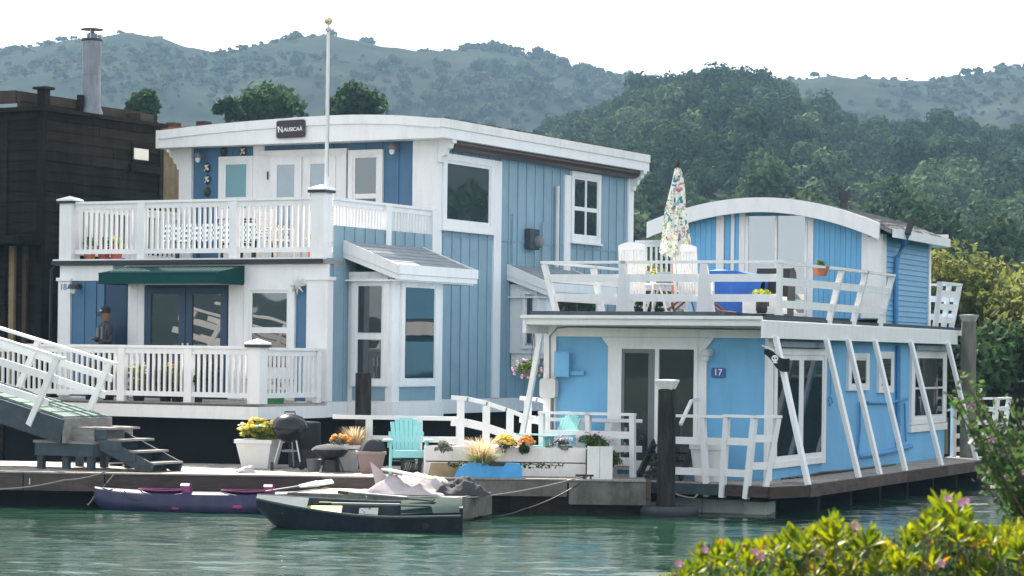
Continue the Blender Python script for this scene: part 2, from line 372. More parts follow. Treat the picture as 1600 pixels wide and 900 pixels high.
def railing(parent, p0, p1, z0, z1, posts=(), step=.125, m='white_paint', bw=.045, name='railing', lift=.10, pw=.13, end=0.0):
    """top rail, bottom rail, balusters and posts from p0 to p1 (xy)"""
    p0, p1 = Vector((p0[0], p0[1], 0)), Vector((p1[0], p1[1], 0)); d = p1-p0; L = d.length; d.normalize()
    mb = MB(); e = Vector((0, 0, 1))
    mb.beam(p0+e*(z1-.025), p1+e*(z1-.025), .11, .05); mb.beam(p0+e*(z1-.10), p1+e*(z1-.10), .045, .105)
    o = mb.build(name, m, parent); MB().beam(p0+e*(z0+lift+.045), p1+e*(z0+lift+.045), .05, .09).build('bottom_rail', m, o); ang = atan2(d.y, d.x); n = int(L/step)
    for i in range(1, n):
        t = L*i/n
        if any(abs(t-q) < pw*.5+.01 for q in posts): continue
        p = p0+d*t
        obj('baluster', unit_box(m), o, mx=Matrix.Translation((p.x, p.y, z0+lift+.09)) @ Matrix.Rotation(ang, 4, 'Z') @ Matrix.Diagonal((bw, bw*.85, z1-.145-z0-lift-.09, 1)))
    for q in posts:
        p = p0+d*q
        obj('post', unit_box(m), o, mx=Matrix.Translation((p.x, p.y, z0)) @ Matrix.Rotation(ang, 4, 'Z') @ Matrix.Diagonal((pw, pw*.8, z1-z0-.055, 1)))
    return o
def newel(parent, x, y, z0, z1, wd=.26, m='white_paint'):
    o = box('newel_post', m, parent, x-wd/2, x+wd/2, y-wd/2, y+wd/2, z0, z1)
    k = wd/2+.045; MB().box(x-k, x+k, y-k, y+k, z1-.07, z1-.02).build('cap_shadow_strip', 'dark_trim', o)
    mb = MB(); mb.lathe([(k*1.42, 0), (k*1.42, .03), (.02, .10)], (0, 0, 0), 4); c = mb.build('cap', m, o)
    c.matrix_local = Matrix.Translation((x, y, z1-.019)) @ Matrix.Rotation(pi/4, 4, 'Z')
    return o
def text(s, size, m, parent, loc, rot, name='lettering', ext=.006, align='CENTER', shear=0, spacing=1.0):
    cu = bpy.data.curves.new(name, 'FONT'); cu.body = s; cu.size = size; cu.extrude = ext; cu.align_x = align; cu.align_y = 'CENTER'; cu.shear = shear
    cu.space_character = spacing; cu.offset = size*.012
    cu.materials.append(M[m]); o = bpy.data.objects.new(name, cu); COL.objects.link(o)
    me = bpy.data.meshes.new_from_object(o.evaluated_get(bpy.context.evaluated_depsgraph_get())); bpy.data.objects.remove(o)
    o = obj(name, me, parent); o.location = loc; o.rotation_euler = rot
    return o
# ================================================================== SETTING: water, terrain, haze
def lerp_tab(tab, x):
    if x <= tab[0][0]: return tab[0][1]
    for (a, p), (b, q) in zip(tab, tab[1:]):
        if x <= b: k = (x-a)/(b-a); k = k*k*(3-2*k)*.5+k*.5; return p+(q-p)*k
    return tab[-1][1]
def sst(x): x = max(0, min(1, x)); return x*x*(3-2*x)
FAR = [(-900, 150), (-400, 120), (-100, 118), (0, 98), (60, 88), (120, 76), (195, 62), (240, 68), (290, 84), (345, 94), (400, 84), (440, 77), (505, 72), (545, 80), (600, 91), (660, 97), (740, 95), (800, 100), (860, 115), (920, 134), (1000, 150), (1250, 136), (1300, 131), (1350, 134), (1440, 139), (1520, 131), (1600, 120), (1800, 110), (2600, 150), (5000, 220), (9000, 300)]
WOOD = [(560, 560), (640, 470), (700, 400), (800, 300), (880, 240), (930, 212), (1000, 180), (1060, 165), (1100, 160), (1160, 167), (1230, 180), (1280, 210), (1330, 245), (1420, 250), (1480, 235), (1530, 255), (1600, 262), (1900, 250), (3000, 330), (5000, 380), (9000, 420)]
CREST = [(560, 420), (700, 290), (800, 195), (880, 162), (930, 142), (1000, 120), (1060, 105), (1100, 100), (1160, 107), (1230, 118), (1260, 137), (1300, 166), (1340, 173), (1420, 179), (1480, 167), (1530, 191), (1600, 196), (1900, 190)]
RW, RF = 430.0, 900.0
def zpix(u, v, r): return ZC+(V0-v+ROLL*(u-800))/FPX*r
def terrain(x, y):
    r = sqrt(x*x+y*y)
    if y > .12*abs(x): u = 800+FPX*x/y
    else: u = 9000 if x > 0 else -900
    u = max(-900, min(9000, u)); rr = r if y <= 0 else y if abs(x) < y else r
    sh = .5+.5*cos(min(pi, max(0, (atan2(abs(x), y)-.9)*1.9)))                 # lower hills behind the camera
    far = (zpix(u, lerp_tab(FAR, u), RF))*sst((rr-380)/(RF-380))*sh
    wd = (zpix(u, lerp_tab(WOOD, u), RW))*(min(1, max(0, (rr-120)/(RW-120)))**1.15)*sh
    if rr > RW: wd *= 1-.75*sst((rr-RW)/160)
    nz = mnoise.noise(Vector((x*.012, y*.012, 3)))*5+mnoise.noise(Vector((x*.035, y*.035, 7)))*2.0+mnoise.noise(Vector((x*.11, y*.11, 9)))*.8
    base = -1.6+2.8*sst((rr-64)/9)+max(0, rr-75)*.006
    z = max(base, far, wd)
    return z+nz*sst((rr-180)/250)*(1.0 if rr < RF*.9 else .45)
V = []; F = []
az = [radians(-180+360*i/400) for i in range(400)]
az = sorted(set([a for a in az if abs(a) > radians(16)]+[radians(-16+32*i/420) for i in range(421)]))
rad = [64, 68, 72, 76, 82, 90, 100, 112]+[125+14*i for i in range(58)]+[950, 1000, 1060, 1120]
for a in az:
    for r in rad:
        k = 1/max(.35, cos(a)) if abs(a) < radians(60) else 1
        x, y = r*sin(a)*k, r*cos(a)*k
        V.append((x, y, terrain(x, y)))
nr = len(rad); na = len(az)
for i in range(na):
    j = (i+1) % na
    for k in range(nr-1): F.append((i*nr+k, i*nr+k+1, j*nr+k+1, j*nr+k))
hm = mat('hill_ground', (.022, .028, .022), rough=.95, var=.5, scale=.045, spec=0, grime=.8, gcol=(.050, .046, .033), gscale=.012, bump=1.0, bscale=.5)
hills = obj('hills', nmesh('hills', V, F, 'hill_ground', True), kind='structure')

def water_mat():
    m = mat('water', (.009, .034, .021), rough=.05, var=.15, scale=.2, spec=.5, ior=1.36); t = m.node_tree; L = t.links; b = t.nodes['Principled BSDF']
    g = N(t, 'ShaderNodeNewGeometry'); mp = N(t, 'ShaderNodeMapping'); mp.inputs['Scale'].default_value = (.55, 1.6, 1)
    L.new(g.outputs['Position'], mp.inputs[0])
    n1 = N(t, 'ShaderNodeTexNoise'); n1.inputs['Scale'].default_value = 5.5; n1.inputs['Detail'].default_value = 5; n1.inputs['Distortion'].default_value = .6
    L.new(mp.outputs[0], n1.inputs['Vector'])
    bp = N(t, 'ShaderNodeBump'); bp.inputs['Strength'].default_value = .32; bp.inputs['Distance'].default_value = .025
    L.new(n1.outputs['Fac'], bp.inputs['Height']); L.new(bp.outputs[0], b.inputs['Normal'])
water_mat()
wr = random.Random(5)
waves = []
for i in range(34):
    lam = .24+1.0*wr.random()**2.0; a = radians(wr.gauss(86, 20)); waves.append((2*pi/lam*cos(a), 2*pi/lam*sin(a), wr.uniform(0, 6.28), .0028*lam*wr.uniform(.5, 1.2)))
for i in range(9):
    lam = wr.uniform(1.4, 4.2); a = radians(wr.gauss(84, 22)); waves.append((2*pi/lam*cos(a), 2*pi/lam*sin(a), wr.uniform(0, 6.28), .0024*lam*wr.uniform(.6, 1.2)))
def wave_np(X, Y):
    Z = np.zeros_like(X)
    for kx, ky, ph, am in waves: Z += am*np.sin(kx*X+ky*Y+ph+.6*np.sin(.35*kx*X-.2*ky*Y))
    patch = .55+.45*np.sin(.33*X+.8+.9*np.sin(.21*Y))*np.sin(.27*Y+.4*X)
    return Z*(.55+.75*patch)
xs = np.linspace(-15, 15, 330); ys = np.concatenate([np.linspace(19, 47, 620), np.linspace(47.6, 64, 24)])
X, Y = np.meshgrid(xs, ys); edge = np.clip(np.minimum(np.minimum(X+15, 15-X)/2, np.minimum(Y-19, 64-Y)/3), 0, 1)
Z = wave_np(X, Y)*edge
V = np.stack([X, Y, Z], -1).reshape(-1, 3); nx = len(xs); ny = len(ys)
ii = (np.arange(ny-1)[:, None]*nx+np.arange(nx-1)[None]).ravel(); F = np.stack([ii, ii+1, ii+nx+1, ii+nx], 1)
b = 110.0                                                   # calm water round the rippled sheet
Vo = [(-15, 19, 0), (15, 19, 0), (15, 64, 0), (-15, 64, 0), (-b, -b, 0), (b, -b, 0), (b, b, 0), (-b, b, 0)]
k = len(V); V = np.concatenate([V, np.array(Vo)]); Fo = np.array([(4, 5, 1, 0), (5, 6, 2, 1), (6, 7, 3, 2), (7, 4, 0, 3)])+k
obj('water', nmesh('water', V, np.concatenate([F, Fo]), 'water', True), kind='structure')
# the near bank that the photo is taken from
def bank(i, j):
    x = -70+140*i; y = -40+52.5*j; z = 1.15*sst((12.5-y)/3.2)-.5*sst((y-11)/1.5)+.12*mnoise.noise(Vector((x*.7, y*.7, 2)))
    return (x, y, z)
mb = MB(); mb.grid(90, 50, bank); mb.build('bank', 'bank_soil', smooth=True, kind='structure')

# haze: one closed box of thin air round everything
hz = bpy.data.materials.new('haze'); hz.use_nodes = True; t = hz.node_tree; t.nodes.clear()
o_ = N(t, 'ShaderNodeOutputMaterial'); pv = N(t, 'ShaderNodeVolumePrincipled'); pv.inputs['Density'].default_value = .00022
pv.inputs['Color'].default_value = (.42, .70, 1, 1); pv.inputs['Anisotropy'].default_value = .1
t.links.new(pv.outputs[0], o_.inputs['Volume']); M['haze'] = hz
box('haze', 'haze', None, -1400, 1400, -1400, 1400, -3, 150, kind='stuff')

# ------------------------------------------------------------------ far woods and scrub (one mass each)
def mass(name, mname, pts, n_leaf, size, seed, flat=1.0, label=None, jit=.7):
    rg = np.random.default_rng(seed); Vs = []; Fs = []; k = 0
    for (x, y, z, R, H, nl) in pts:
        C, Nn = crown_pts(rg, (x, y, z), R, H, nl, int(n_leaf), flat)
        v, f = leaves(C, Nn, size*R, 1.25, jit, rng=rg); Vs.append(v); Fs.append(f+k); k += len(v)
    if not Vs: return
    o = obj(name, nmesh(name, np.concatenate(Vs), np.concatenate(Fs), mname), kind='stuff')
    if label: o['label'] = label
    return o
fr = random.Random(21); A_, B_, S_, S2 = [], [], [], []
tries = 0
while len(A_)+len(B_) < 1150 and tries < 20000:
    tries += 1
    u = fr.uniform(620, 1780); r = fr.uniform(135, 450)
    if fr.random() > (r/450)**.7: continue
    x = (u-800)/FPX*r; z = terrain(x, r)
    if z < 2.5+.02*r or lerp_tab(WOOD, u) > 450: continue
    fl = (zpix(u, lerp_tab(FAR, u), RF))*sst((r-380)/(RF-380))
    R = fr.uniform(1.9, 3.9)*(.72 if r < 260 else 1.0); H = R*fr.uniform(1.7, 2.6)
    p = (x, r, min(z+H*.5+fr.uniform(0, 2.0), zpix(u, lerp_tab(CREST, u)+fr.choice((-16, -8, -2, 4, 12, 20, 26))+fr.uniform(-3, 4), r)-H*.52), R, H, 5)
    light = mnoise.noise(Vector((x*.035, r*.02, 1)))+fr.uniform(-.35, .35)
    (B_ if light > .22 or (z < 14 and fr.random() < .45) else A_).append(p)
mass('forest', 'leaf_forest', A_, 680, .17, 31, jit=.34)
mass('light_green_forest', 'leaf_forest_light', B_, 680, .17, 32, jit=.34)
tries = 0
while len(S_) < 4200 and tries < 60000:
    tries += 1
    u = fr.uniform(-60, 1660); r = fr.uniform(330, 930); x = (u-800)/FPX*r; z = terrain(x, r)
    dens = mnoise.noise(Vector((x*.016, r*.010, 5)))*1.3+mnoise.noise(Vector((x*.06, r*.03, 8)))*.5+.12+(.55 if 560 < u < 1000 and r < 720 else 0)+(.25 if r > 840 else 0)
    if fr.random() > dens: continue
    R = fr.uniform(.8, 1.0)*(1+2.6*fr.random()**2.2)*(1.35 if 560 < u < 1000 else .9); S_.append((x, r, z+R*.35, R, R*1.15, 4))
mass('scrub', 'leaf_scrub', S_, 90, .40, 33)
for i in range(150):                                        # the wood goes on past the right edge, and thinly behind the camera
    a = radians(fr.uniform(25, 78)); r = fr.uniform(120, 380); x, y = r*sin(a), r*cos(a); R = fr.uniform(3, 6); S2.append((x, y, terrain(x, y)+R*.9, R, R*1.9, 6))
mass('woodland_beyond', 'leaf_forest', S2, 260, .34, 34)

# ------------------------------------------------------------------ single trees
def tree(name, label, base, H, R, mname, n, size, seed, cat='tree', group=None, nl=9, trunk_r=.22, crown_h=None, crown_z=None, limbs=5, jit=.75, asp=1.5):
    rg = np.random.default_rng(seed); t = thing(name, label, cat, base, 0, group)
    ch = crown_h or H*.7; cz = crown_z if crown_z is not None else H-ch*.50
    C, Nn = crown_pts(rg, (0, 0, cz), R, ch, nl, n)
    v, f = leaves(C, Nn, size, asp, jit, rng=rg); obj('crown', nmesh('crown', v, f, mname), t)
    mb = MB(); q = rg.normal(0, .08*R, (6, 2)); q[0] = 0
    pts = [(q[i, 0]*i*.3, q[i, 1]*i*.3, cz*1.05*i/5) for i in range(6)]
    mb.tube(pts, [trunk_r*(1-.13*i) for i in range(6)], 8)
    mb.build('trunk', 'bark', t, True); lb = MB()
    for i in range(limbs):
        a = rg.uniform(0, 6.28); p = Vector(pts[3 if i % 2 else 2]); e = p+Vector((cos(a)*R*.62, sin(a)*R*.62, ch*rg.uniform(.2, .45)))
        lb.tube([p, p.lerp(e, .5)+Vector((0, 0, -.05*R)), e], [trunk_r*.5, trunk_r*.33, trunk_r*.12], 6)
    lb.build('limbs', 'bark', t, True)
    return t
def gz(x, y): return terrain(x, y)
# behind the roof of the tall house
x, y, z = at(412, 186, 130); tree('tree', 'dark spreading tree showing over the white roof left of the flagpole', (x, y, 1.2), z+.9, 2.9, 'leaf_dark', 3000, .30, 41, crown_h=4.4, limbs=8, trunk_r=.3)
x, y, z = at(372, 190, 128); tree('tree', 'small dark tree peeping over the roof left of the spreading tree', (x-.4, y, 1.2), z+.2, 1.0, 'leaf_dark', 900, .28, 47, crown_h=1.8, nl=5)
x, y, z = at(553, 180, 128); tree('tree', 'round dark green tree over the white roof just right of the flagpole', (x, y, 1.2), z+.6, 1.75, 'leaf_dark', 2800, .26, 42, crown_h=3.4, limbs=6, nl=11)
x, y, z = at(232, 190, 100); tree('tree', 'small dark tree beside the chimney pipe behind the brown house', (x, y, 1.2), z+.15, .95, 'leaf_dark', 900, .24, 43, crown_h=2.2, nl=6)
x, y, z = at(820, 128, 760); tree('conifer', 'lone dark conifer standing on the ridge above the long gutter', (x, y, terrain(x, y)-2), z+6-terrain(x, y)+2, 5.4, 'leaf_forest', 700, 1.5, 44, nl=6, crown_h=12)
x, y, z = at(912, 130, 760); tree('conifer', 'tiny conifer on the ridge just left of the wooded hill', (x, y, terrain(x, y)-2), z+3-terrain(x, y)+2, 2.2, 'leaf_forest', 250, .9, 45, nl=4, crown_h=6)
for k, (u, v, Yt, R, lab, mt, sd) in enumerate([
    (1012, 395, 86, 1.5, 'small light green tree in the gap between the two blue houseboats', 'leaf_willow', 51),
    (1040, 355, 118, 2.6, 'hazy mid green tree behind the closed floral umbrella', 'leaf_forest_light', 52),
    (1120, 300, 150, 3.2, 'rounded pale green tree above the left end of the arched roof', 'leaf_forest_light', 53),
    (1205, 232, 190, 4.2, 'tall grey green eucalyptus above the middle of the arched roof', 'leaf_forest_light', 54),
    (1285, 285, 150, 3.4, 'light green tree just left of the black roof chimney', 'leaf_forest_light', 55),
    (1395, 262, 150, 4.0, 'bright green tree above the shingle roof', 'leaf_forest_light', 56),
    (1475, 300, 135, 3.4, 'mid green tree above the tall shrubs by the rear railing', 'leaf_forest', 57),
    (1560, 300, 130, 3.8, 'dark tree at the far right above the tall shrubs', 'leaf_forest', 58)]):
    x, y, z = at(u, v, Yt); g0 = gz(x, y)-.3
    tree('tree', lab, (x, y, g0), z-g0, R, mt, 2200, .30*Yt/110, sd, crown_h=min(z-g0, R*2.6), crown_z=(z-g0)-min(z-g0, R*2.6)*.5, trunk_r=.2)
# the tall sunlit shrubs behind the right houseboat
tree('willow_tree', 'sunlit yellow green willow shrub behind the rear railing', (9.9, 61, .9), 4.6, 2.9, 'leaf_willow', 19000, .15, 61, crown_h=5.2, crown_z=2.1, nl=16, limbs=9, trunk_r=.14, asp=2.6)
tree('willow_tree', 'darker green willow shrub at the right edge above the dark wall', (13.0, 59, .9), 4.4, 2.8, 'leaf_willow', 16000, .15, 62, crown_h=5.0, crown_z=2.0, nl=14, limbs=9, trunk_r=.14, asp=2.6)
tree('shrub', 'dark shaded shrub behind the weathered right piling', (11.2, 57, .8), 2.6, 1.9, 'leaf_dark', 5000, .17, 63, cat='shrub', crown_h=3.4, crown_z=1.2, nl=9, limbs=5, trunk_r=.09, asp=2)
# two radio masts on the far ridge
for u, v0, v1, lab in ((91, 45, 84, 'thin lattice radio mast on the ridge left of the chimney pipe'), (255, 33, 72, 'thin lattice radio mast on the ridge right of the chimney pipe')):
    p = at(u, v1, 880); q = at(u, v0, 880); t = thing('radio_mast', lab, 'mast', (p[0], p[1], p[2]-3)); h = q[2]-p[2]+3; mb = MB()
    for k in range(3):
        a = k*2.1; mb.tube([(cos(a)*.45, sin(a)*.45, 0), (cos(a)*.2, sin(a)*.2, h)], .07, 4)
    mb.build('leg_frame', 'steel', t); mb = MB(); n = 9
    for i in range(n):
        for k in range(3):
            a, b2 = k*2.1, (k+1)*2.1; r1 = .45-.25*i/n; r2 = .45-.25*(i+1)/n
            mb.tube([(cos(a)*r1, sin(a)*r1, h*i/n), (cos(b2)*r2, sin(b2)*r2, h*(i+1)/n)], .035, 4)
    mb.build('bracing', 'steel', t)

# ================================================================== TALL HOUSEBOAT
AO = at(510, 500, 46.5); TH = radians(28)
A = thing('houseboat', 'two-storey blue houseboat with white balcony and shallow white roof', 'houseboat', (AO[0], AO[1], 0), -TH)
def AW(x, y, z): return (AO[0]+x*cos(TH)+y*sin(TH), AO[1]-x*sin(TH)+y*cos(TH), z)
W_, D_ = 6.2, 13.2
mb = MB(); mb.box(-6.0, -.10, -1.9, 13.0, -.3, 1.36); mb.build('hull', 'hull_black', A)
box('wall', 'blue_siding', A, -W_, 0, 0, D_, 1.40, 4.22)
box('wall', 'blue_siding', A, -W_, 0, 4.1, D_, 4.23, 6.86)
mb = MB(); mb.box(-W_-.02, .045, -.02, D_, 1.365, 1.655); mb.build('base_band', 'white_paint', A)
box('balcony_floor', 'deck_wood', A, -W_-.08, .03, -.10, 4.09, 4.225, 4.30)
mb = MB(); mb.box(-W_-.13, -.03, -.16, -.10, 4.24, 4.315); mb.build('deck_edge', 'dark_trim', A)
mb = MB(); mb.box(-W_-.10, -.02, -.15, -.05, 4.317, 4.345); mb.build('deck_edge_strip', 'white_paint', A)
fw, sw = front_wall(0), side_wall(0)
uf = front_wall(4.1)
# side wall boards and battens, seams
battens(A, sw, .20, 6.40, 1.66, 4.955, .375, seed=2); battens(A, sw, 4.32, 6.40, 4.985, 6.80, .375, seed=3)
battens(A, sw, 6.72, 9.66, 1.66, 4.955, .40, seed=4); battens(A, sw, 6.72, 9.66, 4.985, 6.80, .40, seed=5)
battens(A, sw, 9.96, 12.92, 1.66, 4.955, .405, seed=6); battens(A, sw, 9.96, 12.92, 4.985, 6.80, .405, seed=7)
mb = MB()
for a, b_ in ((4.1, 6.40), (6.72, 9.66), (9.96, 12.92)): mb.box(0, .038, a, b_, 4.955, 4.985)
mb.build('seam_flashing', 'blue_siding', A)
box('wall', 'blue_siding', A, -.03, .0, .0, 4.09, 4.226, 4.34)
for a, b_, z0, z1 in ((6.40, 6.72, 1.66, 6.62), (9.66, 9.96, 1.66, 6.55), (12.92, 13.21, 1.66, 6.70)): box('trim_board', 'white_paint', A, -.01, .065, a, b_, z0, z1)
# corner columns
mb = MB(); mb.box(-.40, .07, -.07, .12, 1.66, 3.92); mb.build('corner_post', 'white_paint', A)
box('corner_post_cap', 'white_paint', A, -.43, .11, -.10, .15, 3.92, 3.985)
mb = MB(); mb.box(-6.22, -5.92, -.07, .1, 1.66, 3.92); mb.build('corner_post', 'white_paint', A)
box('corner_post_cap', 'white_paint', A, -6.25, -5.89, -.10, .12, 3.92, 3.985)
box('corner_post', 'white_paint', A, -.52, .05, 4.0, 4.22, 4.31, 6.86)
box('corner_post', 'white_paint', A, -6.26, -5.94, 4.0, 4.22, 4.31, 6.86)
# lower front
mb = MB(); mb.box(-6.2, -4.9, -.045, 0, 3.925, 4.222); mb.box(-4.62, .06, -.045, 0, 3.84, 4.222); mb.build('beam', 'white_paint', A)
battens(A, fw, -5.92, -5.32, 1.66, 3.92, .30, m='blue_front_shaded', seed=8)
dr = box('door', 'blue_door', A, -5.30, -4.52, -.03, 0, 1.66, 3.90)
for z in (1.95, 2.62, 3.28): MB().box(-5.27, -5.10, -.055, -.03, z, z+.6).build('panel', 'blue_front_shaded', dr)
MB().box(-5.06, -4.56, -.045, -.03, 1.7, 3.86).build('panel', 'blue_door', dr)
for a, b_ in ((-4.52, -4.30), (-4.295, -4.13), (-2.16, -1.82)): box('post', 'white_paint', A, a, b_, -.06, 0, 1.66, 3.84)
fd = box('french_doors', 'blue_door', A, -4.13, -2.16, -.03, 0, 1.66, 3.835)
for a in (-4.11, -3.14):
    d_ = MB(); b_ = a+.955
    d_.box(a, a+.15, -.075, -.03, 1.68, 3.80); d_.box(b_-.15, b_, -.075, -.03, 1.68, 3.80); d_.box(a+.15, b_-.15, -.073, -.03, 3.66, 3.80); d_.box(a+.15, b_-.15, -.073, -.03, 1.68, 1.95)
    d_.build('door_leaf', 'blue_door', fd); MB().box(a+.15, b_-.15, -.05, -.035, 1.95, 3.66).build('pane', 'glass_mirror', fd)
mb = MB()
for x in (-3.20, -3.08): mb.ball((x, -.10, 2.62), .035, 8, 6); mb.box(x-.02, x+.02, -.085, -.07, 2.5, 2.72)
mb.build('handle', 'steel', fd)
window(A, fw, -1.80, -.66, 2.10, 3.86, ('glass_dark', 'glass_mirror'), cas=.13, hs=(.50,), bar=.11)
box('trim_board', 'white_paint', A, -1.80, -.66, -.05, 0, 1.66, 2.04)
battens(A, fw, -.655, -.41, 1.66, 3.90, .4, m='blue_front_shaded', bat=False)
# awning
def awn(name, pts, fs): mb = MB(); mb.add(pts, fs); return mb
x0, x1 = -4.52, -1.81; fy, ft, fb, wt = -1.0, 4.04, 3.83, 4.20
a_ = MB(); a_.add([(x0, -.05, wt), (x1, -.05, wt), (x1, fy, ft), (x0, fy, ft), (x1, fy, fb), (x0, fy, fb), (x0, -.05, fb), (x1, -.05, fb), (x0, -.05, wt-.03), (x1, -.05, wt-.03)],
    [(0, 1, 2, 3), (3, 2, 4, 5), (2, 1, 7, 4), (0, 3, 5, 6)])
aw = a_.build('awning', 'awning_green', A)
MB().box(x0-.005, x1+.005, fy-.012, fy, ft-.015, ft+.006).build('valance_edge', 'awning_green', aw)
mb = MB(); mb.tube([(x0+.03, fy+.02, fb+.04), (x1-.03, fy+.02, fb+.04)], .018, 6); mb.tube([(x0+.03, fy+.02, fb+.04), (x0+.03, -.03, fb+.04)], .018, 6); mb.tube([(x1-.03, fy+.02, fb+.04), (x1-.03, -.03, fb+.04)], .018, 6); mb.build('frame', 'steel', aw)
# upper front
battens(A, uf, -5.94, -5.26, 4.32, 6.86, .34, m='blue_front_shaded', seed=9); battens(A, uf, -5.26, -4.36, 6.66, 6.86, .30, m='blue_front_shaded', seed=10); battens(A, uf, -4.13, -2.12, 6.755, 6.86, .33, m='blue_front_shaded', seed=11)
battens(A, uf, -2.08, -.52, 4.32, 6.86, .39, m='blue_front_shaded', seed=12)
window(A, uf, -5.26, -4.40, 5.40, 6.66, 'glass_teal', cas=.12, hs=(.22,), bar=.12)
box('trim_board', 'white_paint', A, -5.26, -4.40, 4.055, 4.1, 4.32, 5.34)
box('trim_board', 'white_paint', A, -4.40, -4.13, 4.04, 4.1, 4.32, 6.86)
ud = box('french_doors', 'white_paint', A, -4.13, -2.12, 4.04, 4.1, 4.32, 6.755)
for a, b_ in ((-3.95, -3.18), (-3.13, -2.36)):
    d_ = MB(); d_.box(a, a+.17, 4.0, 4.04, 4.36, 6.60); d_.box(b_-.17, b_, 4.0, 4.04, 4.36, 6.60); d_.box(a+.17, b_-.17, 4.003, 4.04, 6.45, 6.60); d_.box(a+.17, b_-.17, 4.003, 4.04, 4.36, 4.75); d_.build('door_leaf', 'white_paint', ud)
    MB().box(a+.17, b_-.17, 4.015, 4.035, 4.75, 6.45).build('pane', 'glass_pale', ud)
MB().box(-4.02, -3.99, 3.985, 4.0, 6.15, 6.32).build('hinge', 'dark_trim', ud)
window(A, uf, -2.06, -1.24, 5.05, 6.71, ('glass_dark', 'glass_mirror'), cas=.11, hs=(.42,), bar=.10)
box('trim_board', 'white_paint', A, -2.06, -1.24, 4.05, 4.1, 4.32, 5.0)
mb = MB(); mb.box(-4.36, -2.1, 4.02, 4.1, 6.66, 6.755); mb.build('lintel', 'white_paint', A)
# side windows
window(A, sw, 4.20, 6.36, 5.10, 6.62, 'glass_mirror', cas=.14, sash=.06)
window(A, sw, 9.97, 11.45, 5.10, 6.66, 'glass_mirror', cas=.12, vs=(.5,), hs=(.47,), bar=.09)
# roof
ZT = [(-6.6, 7.185), (-5.13, 7.28), (-4.0, 7.325), (-2.9, 7.36), (-1.77, 7.372), (-.64, 7.325), (.45, 7.21)]
def ztop(x): return sum(lerp_tab(ZT, x+k) for k in (-.4, -.2, 0, .2, .4))/5
xs_ = [-6.47+6.84*i/24 for i in range(25)]
poly = [(x, ztop(x)) for x in xs_]+[(x, ztop(x)-.30) for x in reversed(xs_)]
mb = MB(); mb.prism(poly, lambda a, b, d: (a, d, b), 3.60, 13.25); rf = mb.build('roof', 'roof_felt', A)
up_ = [(x, ztop(x)+.015) for x in xs_]+[(x, ztop(x)-.17) for x in reversed(xs_)]
lo_ = [(x, ztop(x)-.172) for x in xs_]+[(.37, 6.858), (-6.47, 6.845)]
mb = MB(); mb.prism(up_, lambda a, b, d: (a, d, b), 3.53, 3.597); mb.build('fascia_board', 'white_paint', rf)
mb = MB(); mb.prism(lo_, lambda a, b, d: (a, d, b), 3.56, 3.598); mb.build('fascia_board', 'white_paint', rf)
zr = ztop(.37)
box('fascia_board', 'worn_white', rf, .372, .435, 3.53, 13.3, zr-.155, zr+.02)
box('fascia_board', 'white_paint', rf, .372, .41, 3.56, 13.3, zr-.36, zr-.158)
box('fascia_board', 'white_paint', rf, -6.53, -6.472, 3.53, 13.3, ztop(-6.47)-.36, ztop(-6.47)+.02)
box('fascia_board', 'white_paint', rf, -6.4, .37, 13.252, 13.3, zr-.3, zr+.02)
box('soffit', 'white_paint', rf, -6.4, .33, 3.62, 13.2, 6.862, 6.895)
mb = MB(); r_ = random.Random(4)
for i in range(170):
    y = 3.6+9.5*r_.random(); k = r_.uniform(.012, .035); mb.box(.33, .33+r_.uniform(.05, .11), y, y+r_.uniform(.02, .10), zr+.019, zr+.02+k)
mb.build('roof_moss', 'bark', rf, kind='stuff')
mb = MB(); prof = [(.02, 6.86), (.31, 6.86), (.315, 6.80), (.28, 6.73), (.20, 6.69), (.10, 6.68), (.02, 6.70)]
mb.prism(prof, lambda a, b, d: (a, d, b), 4.30, 13.1); mb.build('gutter', 'gutter_brown', A)
def corbel(sx, x, y):
    pr = [(0, 6.87), (.34, 6.87), (.34, 6.80), (.28, 6.78), (.26, 6.70), (.18, 6.66), (.15, 6.56), (.08, 6.52), (.06, 6.42), (0, 6.40)]
    mb = MB(); mb.prism([(x+sx*a, b) for a, b in pr], lambda a, b, d: (a, d, b), y, y+.16); mb.build('bracket', 'white_paint', A)
corbel(-1, -6.262, 4.02); corbel(1, .052, 4.02); corbel(1, .067, 13.02)
